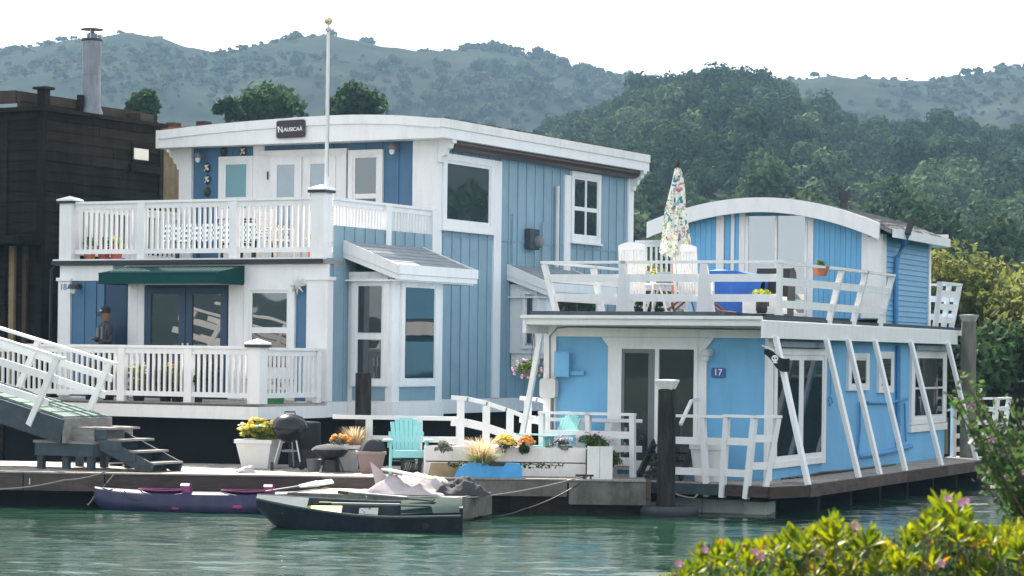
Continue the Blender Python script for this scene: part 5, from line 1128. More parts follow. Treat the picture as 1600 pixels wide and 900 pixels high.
# cloth heap on the raft
def cloth(name, label, c, rz, lx, ly, h, m, seed, cat='cloth'):
    t = thing(name, label, cat, c, rz); o = Vector((seed*3.1, seed*1.7, 0))
    def f(u, v):
        x, y = (u-.5)*lx, (v-.5)*ly; e = min(1, 4*min(u, 1-u, v, 1-v)); n1 = mnoise.noise(o+Vector((u*2.2, v*2.0, 0))); n2 = .45-abs(mnoise.noise(o+Vector((u*3.2+v*2.0+n1, v*1.6-u, 4))))
        return (x+.08*n1, y+.07*n2, .015+h*e*(.35+.45*n1+.75*n2+.28*(.3-abs(mnoise.noise(o+Vector((u*7.5+2*n1, v*6.5, 9)))))) if e > 0 else .005)
    mb = MB(); mb.grid(46, 30, lambda u, v: (f(u, v)[0], f(u, v)[1], max(.006, f(u, v)[2]))); mb.build('cloth', m, t, 2); return t
p = RW_(-.98, .80, .382); cloth('tarp', 'crumpled grey lilac tarp heaped on the small float', p, -.3, 1.35, 1.15, .36, 'tarp_grey', 3, 'tarp')
p = RW_(-.26, .85, .382); cloth('jacket_heap', 'dark bundled cloth at the right end of the tarp on the float', p, .2, .85, .8, .34, 'cloth_dark', 8, 'cloth')
p = RW_(-1.50, .92, .382); tt = thing('tent_fold', 'upright grey flap of folded canvas at the left of the tarp', 'canvas', p, -.2); mb = MB()
mb.grid(14, 14, lambda u, v: (-.25+.55*u+.1*v, .05*sin(5*u)+.1*v, (1-v)*(.42*(1-u)**1.2+.06)+.01)); mb.build('canvas', 'tarp_grey', tt, True)
p = RW_(-.95, .50, .70); bd = thing('board', 'pale plank lying across the crumpled tarp', 'board', p, -.55); bd.rotation_euler = (.0, .12, -.65); MB().box(-.48, .48, -.09, .09, -.012, .012).build('board', 'cream', bd)
# ---------------- boats
def hull(mb, st, n=9):
    """st: list of (x, half width, gunwale z, chine half width, chine z, keel z)"""
    rows = []
    for (x, w_, g, cw, cz, k) in st: rows.append([(x, -w_, g), (x, -(w_*.55+cw*.45), (g+cz)/2), (x, -cw, cz), (x, -cw*.5, (cz+k)/2-.01), (x, 0, k), (x, cw*.5, (cz+k)/2-.01), (x, cw, cz), (x, (w_*.55+cw*.45), (g+cz)/2), (x, w_, g)])
    o = [p for r in rows for p in r]; q = 9; mb.add(o, [(i*q+j, i*q+j+1, (i+1)*q+j+1, (i+1)*q+j) for i in range(len(rows)-1) for j in range(q-1)]+[tuple(range(q)), tuple(range((len(rows)-1)*q, len(rows)*q))][1:])
dg = thing('dinghy', 'small dark rowing dinghy floating in front of the dock', 'boat', (-2.22, 36.62, -.01), .035); dg.rotation_euler = (.13, 0, .035)
L_ = 2.98; ST = []
for i in range(13):
    t = i/12; wd = .16+.44*sin(min(1, t*1.5)*pi/2)**.9-.07*max(0, t-.6); g = .46-.17*sin(min(1, t/.7)*pi/2)+.08*max(0, t-.7)
    k = .40*max(0, 1-t/.16)**1.3-.10+.12*max(0, t-.82); cw = wd*(.55+.25*min(1, t*2)); ST.append((-L_/2+L_*t, wd, g, cw, max(k+.07, -.02+.30*max(0, 1-t/.2)), k))
mb = MB(); hull(mb, ST); mb.build('hull', 'dinghy_hull', dg, True)
mb = MB(); hull(mb, [(x, w_-.03, g-.004, cw-.03, cz+.05, k+.07) for (x, w_, g, cw, cz, k) in ST[:]]); mb.build('inner_shell', 'dinghy_hull', dg, True)
for s in (-1, 1): mb = MB(); mb.tube([(x, s*(w_-.008), g+.008) for (x, w_, g, *_) in ST], .022, 6); mb.build('gunwale', 'slate_wood', dg, True)
mb = MB(); q = [s for s in ST[:4]]; mb.add([(x, -w_+.01, g+.02) for (x, w_, g, *_) in q]+[(x, w_-.01, g+.02) for (x, w_, g, *_) in reversed(q)]+[(x, -w_+.01, g+.0) for (x, w_, g, *_) in q]+[(x, w_-.01, g+.0) for (x, w_, g, *_) in reversed(q)], [tuple(range(8)), tuple(range(15, 7, -1))]+[(i, (i+1) % 8, 8+(i+1) % 8, 8+i) for i in range(8)]); mb.build('foredeck', 'slate_wood', dg)
mb = MB(); mb.box(-1.10, -.25, -.27, .27, .275, .295); mb.build('floor_mat', 'yellow_green', dg)
MB().box(.0, .28, -.47, .47, .20, .235).build('thwart', 'slate_wood', dg)
mb = MB(); s0 = [s for s in ST if s[0] > .55]; mb.grid(10, 8, lambda u, v: (.62+(L_/2-.60)*u, (v-.5)*2*(.52-.06*u), .335+.11*sin(pi*v)**.6*(.5+.5*sin(pi*min(1, u*1.2)*.5))+.02*u)); mb.build('stern_cover', 'dinghy_green', dg, True)
MB().box(L_/2-.02, L_/2+.03, -.44, .44, .0, .42).build('transom', 'dinghy_hull', dg)
mb = MB(); mb.lathe([(.05, 0), (.05, .015)], n=14); o = mb.build('drain_ring', 'black_plastic', dg, True); o.matrix_local = Matrix.Translation((.98, -.545, .17)) @ Matrix.Rotation(pi/2, 4, 'X')
for s in (-1, 1): mb = MB(); mb.tube([(.1, s*.57, .30), (.1, s*.57, .38), (.06, s*.57, .42)], .012, 6); mb.build('oarlock', 'steel', dg)
def oar(label, a, b_, m): t = thing('oar', label, 'oar', a, 0); d = Vector(b_)-Vector(a); mb = MB(); mb.tube([(0, 0, 0), d*.72], .022, 8); mb.build('shaft', m, t, True); mb = MB(); mb.beam(d*.70, d, .085, .018, up=(0, -.3, 1)); mb.build('blade', 'dinghy_green', t); mb = MB(); mb.tube([d*-.01, d*.10], .028, 8); mb.build('grip', 'black_plastic', t, True); return t
def DGp(x, y, z): return (-2.22+x*cos(.035)-y*sin(.035), 36.62+x*sin(.035)+y*cos(.035), z)
oar('grey oar lying along the near side of the dinghy', DGp(-.55, -.36, .385), DGp(1.05, -.40, .375), 'grey_plastic'); oar('grey oar crossing the dinghy from the far side', DGp(-.30, .30, .52), DGp(1.10, -.20, .44), 'grey_plastic')
ky = thing('kayak', 'purple kayak with magenta seats moored along the dock', 'kayak', (-4.85, 40.22, 0), -.03)
KL = 3.7; rows = []; nk = 26
for i in range(nk+1):
    t = i/nk; w_ = .33*max(.02, sin(pi*min(1, max(0, t*.96+.02))))**.55; top = .37-.11*sin(pi*t)**.8; bot = -.09+.20*abs(2*t-1)**12; dk_ = .05*sin(pi*t)
    rows.append([(-KL/2+KL*t, w_*cos(a), (top+bot)/2+(top-bot)/2*(abs(sin(a))**.7*(1 if sin(a) > 0 else -1))+(dk_ if sin(a) > .5 else 0)) for a in [2*pi*j/16 for j in range(16)]])
mb = MB(); mb.add([p for r in rows for p in r], [(i*16+j, i*16+(j+1) % 16, (i+1)*16+(j+1) % 16, (i+1)*16+j) for i in range(nk) for j in range(16)]+[tuple(range(15, -1, -1)), tuple(range(nk*16, nk*16+16))]); mb.build('hull', 'purple_hull', ky, True)
for cx in (-.72, .62):
    mb = MB(); mb.tube([(cx+.42*cos(a), .21*sin(a), .325+.015*abs(cos(a))) for a in [2*pi*k/24 for k in range(25)]], .013, 6); mb.build('cockpit_rim', 'magenta', ky, True)
    mb = MB(); mb.lathe([(.4, .328), (.01, .328)], (cx, 0, 0), 20, 1, .48); mb.build('cockpit_floor', 'black_plastic', ky)
    mb = MB(); mb.prism([(-.15, .30), (.15, .30), (.13, .41), (.06, .44), (-.06, .44), (-.13, .41)], lambda a, b_, d: (d+cx+.30-.25*(b_-.30), a, b_), 0, .14); mb.build('seat_back', 'magenta', ky, True)
mb = MB(); mb.tube([(-KL/2+.08, 0, .38), (-KL/2+.2, 0, .43), (-KL/2+.32, 0, .38)], .01, 5); mb.tube([(-KL/2+.5, -.2, .33), (-KL/2+.62, -.26, .20), (-KL/2+.75, -.27, .18)], .008, 5); mb.build('carry_loop', 'rope_dark', ky)
mb = MB(); mb.ball((-.5, -.31, .05), .05, 8, 5, sz=.5, sx=1.3, sy=.4); mb.ball((.5, -.31, .08), .07, 8, 5, sz=.6, sx=1.4, sy=.4); mb.build('hull_patches', 'magenta', ky, True)
pd = thing('paddle', 'kayak paddle with a pale pink blade resting on the kayak', 'paddle', at(415, 768, 40.0)); d = Vector(at(520, 752, 40.3))-Vector(at(415, 768, 40.0)); mb = MB(); mb.tube([(0, 0, 0), d*.55], .017, 8); mb.build('shaft', 'grey_plastic', pd, True)
mb = MB(); n_ = Vector((0, -.3, 1)).normalized(); mb.beam(d*.5, d*.78, .10, .02, up=n_, taper=1.9); mb.beam(d*.78, d*1.0, .19, .02, up=n_, taper=.92); mb.build('blade', 'cream', pd)
# ---------------- pilings
def piling(label, u, Y, vtop, r, m, cap=None, zb=-.6, seed=1):
    p = at(u, vtop, Y); t = thing('piling', label, 'piling', (p[0], p[1], zb)); h = p[2]-zb; rr = random.Random(seed)
    mb = MB(); n = 18; pr = [(r*(1.03-.06*i/9), h*i/9) for i in range(10)]+[(r*.6, h+.01), (.01, h+.012)]
    mb.lathe(pr, n=n); mb.v = [(x*(1+.05*mnoise.noise(Vector((x*9, y*9, z*.8+seed)))), y*(1+.05*mnoise.noise(Vector((y*9, x*9, z*.8+seed+5)))), z) for x, y, z in mb.v]; mb.build('post', m, t, True)
    if cap: mb = MB(); mb.lathe([(r*1.02, h-.01), (r*1.5, h+.12), (r*1.55, h+.125), (r*1.55, h+.15), (.02, h+.16)], n=4); o = mb.build('cap', cap, t); o.matrix_local = Matrix.Rotation(pi/4-.35, 4, 'Z')
    return t
pl = piling('tall dark piling with a white cap in front of number 17', 1042, 40.55, 608, .150, 'piling', 'worn_white', seed=3)
piling('short weathered piling before the bay window of the tall houseboat', 568, 43.8, 583, .145, 'piling', seed=5)
piling('pale weathered piling with flat top by the willow shrubs', 1514, 53, 503, .165, 'piling_pale', 'concrete', seed=7)
ty = thing('tyre_fender', 'dark rubber ring round the foot of the capped piling', 'fender', (pl.location.x+.06, pl.location.y, .06)); mb = MB(); mb.tube([(.38*cos(a), .38*sin(a), 0) for a in [2*pi*k/24 for k in range(25)]], .10, 10); mb.build('ring', 'rubber', ty, True)
# ---------------- ropes
def rope(label, pts, m='rope', r=.010, sag=.1):
    t = thing('rope', label, 'rope', pts[0]); o = Vector(pts[0]); P = []
    for a, b_ in zip(pts, pts[1:]):
        for k in range(8): f = k/8; q = Vector(a).lerp(Vector(b_), f)-o; q.z -= sag*4*f*(1-f); P.append(q)
    P.append(Vector(pts[-1])-o); mb = MB(); mb.tube(P, r, 6); mb.build('line', m, t, True); return t
rope('pale mooring rope from the float up to the dock cleat', [RW_(.03, .4, .36), (1.15, 40.65, .60)], sag=.05); rope('dark chain hanging from the dock into the water by the float', [RW_(.04, 1.0, .05), (.2, 39.9, .10), (1.2, 40.55, .55)], 'black_metal', .010, .05)
rope('short mooring rope between the dinghy stern and the float', [DGp(1.45, .1, .36), RW_(.04, .2, .34)], sag=.06, r=.018); rope('knotted mooring line at the bow of the kayak', [at(137, 790, 40.3), at(150, 772, 40.4), at(178, 742, 40.75)], 'rope_dark', .018, .02)
rope('thin rope slung along the front beam of the dock at the left', [at(0, 764, 40.7), at(100, 750, 40.7), at(165, 737, 40.72)], 'rope', .012, .03); rope('mooring line from the capped piling to number 17', [at(1052, 770, 41.3), at(1085, 778, 41.0), at(1110, 745, 41.6)], 'rope', .014, .02)
# ---------------- gangway and steps on the left
gw = thing('gangway', 'sloping gangway with white rails coming down to the dock', 'gangway', (-7.52, 42.0, 0), -TH)
SL = .237
def gp_(x, y, z): return (x, y, z-SL*x)
r_ = random.Random(17); x = -.02
while x > -5.4:
    for y in (.02, .41, .80):
        mb = MB(); p = [gp_(x-.265, y, 1.40), gp_(x, y, 1.40), gp_(x, y+.36, 1.40), gp_(x-.265, y+.36, 1.40)]; k = .04+r_.uniform(0, .006); mb.add(p+[(a, b_, c+k) for a, b_, c in p], [(3, 2, 1, 0), (4, 5, 6, 7), (0, 1, 5, 4), (1, 2, 6, 5), (2, 3, 7, 6), (3, 0, 4, 7)]); mb.build('deck_plank', 'green_wood', gw)
    x -= .318
for y in (-.05, 1.17):
    MB().beam(gp_(0, y+.03, 1.19), gp_(-5.5, y+.03, 1.19), .08, .40).build('side_beam', 'slate_wood', gw)
box('end_board', 'grey_wood', gw, .0, .06, -.05, 1.24, 1.0, 1.42)
for y, lab in ((-.06, 'near'), (1.26, 'far')):
    base = Vector(gp_(-.70, y, 1.12)) if y < 0 else Vector(gp_(-.45, y, 1.42)); top = Vector(gp_(-.10, y, 2.42)) if y < 0 else Vector(gp_(-.02, y, 2.36)); sl_ = Vector((-1, 0, SL)); h = top-base
    mb = MB(); mb.beam(top+Vector((.14, 0, -.03)), top+sl_*5, .09, .05); rl = mb.build('railing', 'white_paint', gw)
    for k in range(4): MB().beam(base+sl_*(1.55*k)-Vector((0, 0, 0)), top+sl_*(1.55*k), .11, .06, up=(0, 1, 0)).build('post', 'white_paint', rl)
    for f in (.36, .70): q = base+h*f; MB().beam(q+Vector((.16, .03, -.035)), q+sl_*5, .03, .125).build('rail_board', 'white_paint', rl)
sp = thing('dock_steps', 'weathered grey wooden steps from the gangway down to the dock', 'steps', (-6.95, 41.9, DZ), -TH)
for k in range(4):
    z = .72-.185*k; x = -.10+.30*k; box('tread', 'grey_wood', sp, x, x+.36, .0, .85, z-.035, z); box('riser', 'slate_wood', sp, x+.02, x+.05, .04, .82, z-.17, z-.037)
    box('side_panel', 'slate_wood', sp, x+.06, x+.31, -.02, .012, z-.19, z-.037)
for y in (.0, .82): MB().beam((-.15, y+.02, .55), (1.12, y+.02, -.02+.06), .05, .22).build('stringer', 'slate_wood', sp)
pf = thing('platform', 'low weathered wooden platform carrying the end of the gangway', 'platform', (-7.0, 41.75, DZ), -TH)
box('top_board', 'grey_wood', pf, -1.25, .02, .0, 1.25, .44, .485); box('apron', 'slate_wood', pf, -1.22, .0, .01, .05, .23, .438); box('apron', 'slate_wood', pf, -.03, .005, .052, 1.2, .23, .438)
for x in (-1.15, -.62, -.10):
    for y in (.06, 1.1): box('leg', 'slate_wood', pf, x-.06, x+.06, y, y+.09, 0, .228)
box('landing_block', 'grey_wood', pf, -.62, -.06, .12, 1.2, .487, .72)
hs_ = thing('hose_coil', 'coiled black hose lying on the dock under the steps', 'hose', on_D(188, 733)); mb = MB(); mb.tube([(.17*cos(a)*(1+.02*a), .14*sin(a), .03+.012*a) for a in [k*.35 for k in range(50)]], .014, 5); mb.build('coil', 'black_plastic', hs_, True)
# ---------------- pots, grills, chairs along the dock
p = on_D(405, 731); plant('planter', 'big white square pot with yellow and white flowers beside the kettle grill', p, pot='pot_white', pr=.325, ph=.50, r=.44, h=.34, leaf='leaf_lime', n=800, size=.085, flowers=[('flower_yellow', 34, .05), ('flower_pale', 34, .035)], seed=140, square=True, rz=-.25)
p = on_D(452, 733); bq = thing('kettle_grill', 'black kettle barbecue on thin legs beside the big white pot', 'barbecue', p)
mb = MB(); mb.lathe([(.02, .46), (.12, .475), (.22, .54), (.285, .64), (.30, .70), (.30, .715)], n=28); mb.build('bowl', 'black_enamel', bq, True)
mb = MB(); mb.lathe([(.312, .70), (.312, .725), (.29, .82), (.22, .90), (.12, .945), (.01, .955)], n=28); ld = mb.build('lid', 'black_enamel', bq, True)
mb = MB(); mb.tube([(-.09, 0, .945), (-.09, 0, .99), (.09, 0, .99), (.09, 0, .945)], .014, 6); mb.build('handle', 'black_plastic', ld, True)
for k in range(3): a = k*2*pi/3-.7; mb = MB(); mb.tube([(cos(a)*.16, sin(a)*.16, .50), (cos(a)*.30, sin(a)*.30, 0)], .013, 8); mb.build('leg', 'steel', bq, True)
mb = MB(); mb.lathe([(.13, .30), (.15, .33), (.02, .34)], n=16); mb.build('ash_pan', 'steel', bq, True); mb = MB(); mb.tube([(.30, 0, .72), (.36, 0, .70), (.36, 0, .66)], .012, 6); mb.build('side_handle', 'black_plastic', bq)
for k in (0, 1): a = k*2*pi/3-.7; mb = MB(); mb.lathe([(.0001, -.02), (.07, -.02), (.07, .02), (.0001, .02)], n=14, cap=False); o = mb.build('wheel', 'black_plastic', bq, True); o.matrix_local = Matrix.Translation((cos(a)*.30, sin(a)*.30, .07)) @ Matrix.Rotation(a, 4, 'Z') @ Matrix.Rotation(pi/2, 4, 'Y')
p = on_D(517, 737); sg = thing('small_grill', 'small black tabletop grill with a dark cover left of the mauve pot', 'barbecue', p)
mb = MB(); mb.lathe([(.10, .22), (.22, .26), (.29, .35), (.31, .38)], n=22); mb.build('bowl', 'black_metal', sg, True); mb = MB(); mb.lathe([(.32, .375), (.31, .39), (.24, .47), (.10, .52), (.01, .525)], n=22); mb.v = [(x*(1+.08*sin(17*x+9*y)), y, z-.06*max(0, z-.38)/.14+.03*mnoise.noise(Vector((x*7, y*7, 1)))) for x, y, z in mb.v]; mb.build('cover', 'cloth_dark', sg, True)
mb = MB(); mb.lathe([(.16, 0), (.13, .20), (.10, .22)], n=12); mb.build('stand', 'black_plastic', sg, True)
for s in (-1, 1): mb = MB(); mb.tube([(s*.12, -.05, .24), (s*.23, -.1, 0)], .015, 6); mb.build('leg', 'black_metal', sg)
mb = MB(); mb.tube([(.30, 0, .38), (.40, -.02, .38), (.40, .02, .38)], .012, 6); mb.build('handle', 'black_plastic', sg)
p = on_D(579, 738); plant('planter', 'mauve square pot holding dark bags beside the aqua chair', p, pot='pot_mauve', pr=.24, ph=.36, r=.2, h=.1, n=0, square=True, cat='pot', rz=.1)
bg2 = thing('bag', 'dark crumpled bag stuffed in the mauve pot', 'bag', (p[0], p[1], p[2]+.33)); mb = MB(); mb.grid(20, 14, lambda u, v: ((.23+.03*sin(5*u*6.283))*cos(2*pi*u)*v**.6+.03, .19*sin(2*pi*u)*v**.6, .24*(1-v**2.2)+.05*v*(1-v)*sin(3*u*6.283))); mb.build('bag', 'cloth_dark', bg2, True)
adirondack('aqua slatted garden chair facing out beside the mauve pot', (XU(636, 42.1), 42.1, DZ), .10, 'teal_paint')
ac = adirondack('aqua slatted garden chair turned sideways behind the orange flowers', (XU(858, 42.25), 42.25, DZ+.1), -.95, 'teal_paint')
p = on_D(642, 740); cr = thing('milk_crate', 'black plastic crate in front of the aqua chair', 'crate', p, .05)
mb = MB(); s = .165
for z0, z1 in ((0, .06), (.25, .32)): mb.box(-s, s, -s, -s+.02, z0, z1); mb.box(-s, s, s-.02, s, z0, z1); mb.box(-s, -s+.02, -s+.02, s-.02, z0, z1); mb.box(s-.02, s, -s+.02, s-.02, z0, z1)
for a in (-s+.02, s-.02):
    for b_ in (-s+.02, s-.02): mb.box(a-.03, a+.03, b_-.021, b_+.021, .06, .25)
mb.box(-s+.02, s-.02, -s+.02, s-.02, 0, .02); mb.build('frame', 'black_plastic', cr); mb = MB()
for k in range(6):
    for s_ in (-1, 1): mb.beam((-.13+.04*k, -s+.01, .06), (-.13+.04*k+.06*s_, -s+.01, .25), .008, .008, up=(0, 1, 0))
mb.build('lattice', 'black_plastic', cr)
mb = MB(); mb.ball((-.05, 0, .12), .09, 8, 6); mb.ball((.08, -.03, .12), .06, 8, 6); mb.build('contents', 'cream', cr, True)
# planter of white boards
pt = thing('plank_planter', 'long white board planter along the dock behind the blue kayak end', 'planter', on_D(915, 746), -.036)
box('core', 'soil', pt, -2.62, -.05, .05, .55, .02, .42); box('board', 'worn_white', pt, -2.66, .0, .0, .045, .245, .485); box('board', 'worn_white', pt, -2.66, .0, .003, .045, .005, .225); box('board', 'worn_white', pt, -2.66, .0, .555, .6, .02, .48)
box('board', 'worn_white', pt, -2.70, -2.662, .0, .6, .0, .49); box('corner_strip', 'dark_trim', pt, .0, .02, -.01, .05, .25, .47); box('board', 'worn_white', pt, .022, .06, .02, .6, .0, .49)
pt2 = thing('corner_planter', 'square white planter box under the trailing pink bush', 'planter', on_D(937, 749), -.036); box('core', 'soil', pt2, -.17, .17, .03, .38, .02, .48)
for a in (-.21, .0): box('board', 'worn_white', pt2, a, a+.205, -.02, .025, 0, .54)
box('board', 'worn_white', pt2, -.21, -.175, .03, .4, 0, .53); box('board', 'worn_white', pt2, .175, .21, .03, .4, 0, .53)
def pl_(label, u, vb, h, r, leaf, n, size, fl=(), cat='plant', seed=1, name='flowering_plant', Yo=.25, droop=0, asp=1.7, z=None):
    p = on_D(u, 746); zz = DZ+.42 if z is None else z; return plant(name, label, (p[0]*(p[1]+Yo)/p[1], p[1]+Yo, zz), None, r=r, h=h, leaf=leaf, n=n, size=size, flowers=fl, cat=cat, seed=seed, droop=droop, asp=asp)
pl_('yellow chrysanthemum clump in the white plank planter', 787, 700, .26, .19, 'leaf_dark', 300, .055, [('flower_yellow', 150, .03)], seed=150); pl_('orange chrysanthemum clump in the white plank planter', 822, 700, .24, .15, 'leaf_dark', 260, .055, [('flower_orange', 120, .028)], seed=151)
pl_('pale lilac flowered plant right of the orange clump', 878, 700, .24, .20, 'leaf_grey', 420, .045, [('flower_lilac', 60, .022)], seed=152); pl_('low lime green plant between chair and lilac flowers', 856, 700, .10, .09, 'leaf_lime', 70, .04, seed=153)
pl_('pinkish green bush trailing over the square white planter', 927, 700, .32, .36, 'leaf_garden', 800, .06, [('flower_pink', 24, .02)], seed=154); pl_('leafy shoots hanging down the right side of the square planter', 957, 700, .26, .17, 'leaf_garden', 320, .055, [], seed=155, z=.76, Yo=-.1)
pl_('low grey green tuft at the left end of the plank planter', 691, 700, .18, .19, 'leaf_grey', 320, .05, seed=156)
def grass_tuft(label, loc, n, h, sp, m, seed):
    rg = np.random.default_rng(seed); t = thing('ornamental_grass', label, 'grass clump', loc); V = []; F = []
    for i in range(n):
        a = rg.uniform(0, 6.28); s_ = sp*sqrt(rg.uniform(0, 1)); hh = h*rg.uniform(.55, 1.1); w_ = .009; k = len(V); d = np.array([cos(a), sin(a), 0]); e = np.array([-sin(a), cos(a), 0])*w_
        for j in range(5): f = j/4; c = d*s_*(.15+f**1.7)+np.array([0, 0, hh*(f-.28*f**3)]); V += [c-e*(1-.8*f), c+e*(1-.8*f)]
        for j in range(4): F.append((k+2*j, k+2*j+1, k+2*j+3, k+2*j+2))
    o = obj('blades', nmesh('blades', V, F, m), t); o['kind'] = 'stuff'; return t
p = on_D(752, 746); tg = grass_tuft('tall feathery tan grass growing behind the blue kayak end', (p[0], p[1]-.08, DZ+.10), 420, .74, .42, 'grass_tan', 5); g2 = grass_tuft('green arching grass at the foot of the tan grass', (p[0]+.02, p[1]-.16, DZ+.12), 320, .42, .50, 'grass_green', 6)
p = on_D(553, 737); grass_tuft('pale tan plume grass behind the small grill', (p[0], p[1]+.45, DZ+.25), 420, .66, .32, 'grass_tan', 7); plant('planter', 'white board tub behind the small grill holding dry grass', (p[0]-.2, p[1]+.45, DZ), pot='worn_white', pr=.30, ph=.44, r=.2, h=.2, n=0, square=True, cat='planter')
p = on_D(530, 737); plant('flowering_plant', 'orange flower cluster above the small black grill', (p[0], p[1]+.28, DZ+.42), None, r=.19, h=.2, leaf='leaf_grey', n=160, size=.045, flowers=[('flower_orange', 50, .035)], seed=160, cat='plant')
p = on_D(880, 722+26); iv = thing('creeping_plant', 'creeping green stems along the plank planter joint', 'plant', (p[0], p[1]-.04, DZ+.235)); C = np.stack([NR.uniform(-1.9, .0, 190), NR.normal(0, .02, 190), NR.normal(0, .025, 190)-.02], 1); v, f = leaves(C, np.tile([0, -1, .3], (190, 1)), .045); obj('foliage', nmesh('foliage', v, f, 'leaf_dark'), iv)
mb = MB(); mb.tube([(-1.9, 0, 0), (-1.0, -.02, .02), (0, 0, -.02)], .008, 5); mb.build('stem', 'twig', iv)
p = on_D(762, 747); kb = thing('kayak_shell', 'bright blue upturned kayak end leaning on the white planter', 'kayak', (p[0], p[1]-.12, DZ), -.03); mb = MB()
pr = [(-.56, .0), (.56, .0), (.57, .16), (.52, .25), (.30, .262), (.26, .20), (.02, .20), (-.02, .265), (-.32, .25), (-.47, .17)]
mb.prism(pr, lambda a, b_, d: (a, d+.10*b_, b_), -.03, .03); mb.build('shell', 'kayak_blue', kb); mb = MB(); mb.prism([(.02, .16), (.27, .16), (.30, .258), (-.02, .258)], lambda a, b_, d: (a, d+.10*b_, b_), -.02, .034); mb.build('recess', 'black_plastic', kb)
p = on_D(692, 745); wb = thing('plywood_panel', 'bare tan board leaning beside the blue kayak end', 'board', (p[0], p[1]-.06, DZ), -.03); mb = MB(); mb.prism([(-.25, 0), (.25, 0), (.28, .23), (-.20, .23)], lambda a, b_, d: (a, d+.15*b_, b_), -.01, .01); mb.build('panel', 'tan_wood', wb)
dr_ = thing('drum', 'black drum standing in the shade behind the kettle grill', 'drum', (on_D(480, 727)[0], 44.1, DZ)); mb = MB(); mb.lathe([(.28, 0), (.29, .3), (.28, .32), (.29, .34), (.28, .78), (.25, .80), (.02, .81)], n=20); mb.build('barrel', 'black_plastic', dr_, True)
for i, (u, lab) in enumerate(((425, 'small black bollard cap on the dock before the white pot'), )): pp = on_D(u, 735); t = thing('mooring_post', lab, 'post', pp); mb = MB(); mb.lathe([(.03, 0), (.03, .13), (.035, .14), (.01, .15)], n=8); mb.build('post', 'black_metal', t, True)
pp = on_D(386, 738); cloth('rag', 'pale cloth lying on the dock edge before the white pot', (pp[0], pp[1], DZ+.002), .2, .34, .25, .10, 'tarp_grey', 12, 'cloth')
pp = on_D(490, 736); t = thing('bucket', 'grey metal bucket left of the small grill', 'bucket', pp); mb = MB(); mb.lathe([(.10, 0), (.13, .20), (.135, .205), (.12, .2)], n=16); mb.build('pail', 'grey_plastic', t, True)
# white dock fence and foot bridge rails
fc = thing('dock_fence', 'low white post and rail fence behind the aqua chair', 'fence', at(520, 652, 43.3), 0); fx = lambda u: XU(u, 43.3, 650)-fc.location.x; fz = lambda v: at(600, v, 43.3)[2]-fc.location.z
for (u0, u1, v, h_) in ((520, 722, 652, .07), (575, 722, 685, .10)): mb = MB(); mb.beam((fx(u0), 0, fz(v)), (fx(u1), 0, fz(v+1)), .08, h_); mb.build('rail', 'white_paint', fc)
for u in (577, 655, 718): MB().box(fx(u)-.06, fx(u)+.06, -.03, .04, DZ-fc.location.z, fz(653)).build('post', 'white_paint', fc)
br = thing('foot_bridge', 'short white arched foot bridge between the dock and the houseboats', 'footbridge', (-1.0, 43.4, 0))
def hrail(us, vs_, Y, posts, low=.42):
    pts = [Vector(at(u, v, Y))-Vector((-1.0, 43.4, 0)) for u, v in zip(us, vs_)]; o = None
    for a, b_ in zip(pts, pts[1:]):
        m_ = MB(); m_.beam(a, b_+(b_-a).normalized()*.02, .10, .07); q = m_.build('handrail' if o is None else 'rail_piece', 'white_paint', br if o is None else o); o = o or q
        m_ = MB(); m_.beam(a-Vector((0, 0, low)), b_-Vector((0, 0, low)), .05, .14); m_.build('rail_board', 'white_paint', o)
    for u, v in posts: p = Vector(at(u, v, Y))-Vector((-1.0, 43.4, 0)); MB().box(p.x-.065, p.x+.065, p.y-.04, p.y+.04, DZ-.02, p.z-.02).build('post', 'white_paint', o)
hrail([705, 730, 760, 790, 818, 832], [621, 623, 630, 640, 650, 654], 43.2, [(720, 623), (760, 632), (797, 643)])
hrail([812, 838, 865, 890, 916], [622, 624, 631, 641, 653], 43.9, [(825, 624), (862, 632)], .36)
mb = MB(); mb.beam((-.1, .45, 1.05), (2.2, .45, .75), .9, .08); mb.build('bridge_deck', 'worn_white', br)
f2 = thing('dock_fence', 'white rail fence in front of the blue wall left of the capped piling', 'fence', at(845, 656, 42.9), 0); fx = lambda u: XU(u, 42.9, 656)-f2.location.x; fz = lambda v: at(930, v, 42.9)[2]-f2.location.z
for (u0, u1, v, h_, dy) in ((845, 1032, 656, .06, 0), (925, 1018, 649, .05, .5), (868, 1022, 700, .11, 0), (868, 1010, 722, .10, 0)): mb = MB(); mb.beam((fx(u0), dy, fz(v)), (fx(u1), dy, fz(v+1)), .09, h_); mb.build('rail', 'white_paint', f2)
for u in (905, 948, 1008): MB().beam((fx(u)-.03, 0, DZ-.04-f2.location.z), (fx(u+3), 0, fz(656)), .11, .06, up=(0, 1, 0)).build('post', 'white_paint', f2)
plant('shrub', 'thin climbing plant between the white rails and the capped piling', (XU(1022, 42.6, 700), 42.6, .5), None, r=.14, h=.55, leaf='leaf_garden', n=170, size=.05, flowers=[('flower_pink', 8, .02)], seed=170, cat='shrub')
# ---------------- far right
rw = thing('retaining_wall', 'dark plank retaining wall under the willow shrubs', 'wall', (10.0, 56.6, 0), 0)
box('core', 'hull_black', rw, 0, 8, .05, .5, -.4, 2.08)
for k in range(9):
    for j in range(3): a = rnd.uniform(-.02, .02); box('plank', 'dark_wood', rw, 2.7*j+.005, 2.7*j+2.69, .0+a*.5, .048, -.1+.24*k, .13+.24*k)
box('cap_board', 'grey_wood', rw, -.05, 8.1, -.08, .5, 2.085, 2.14)
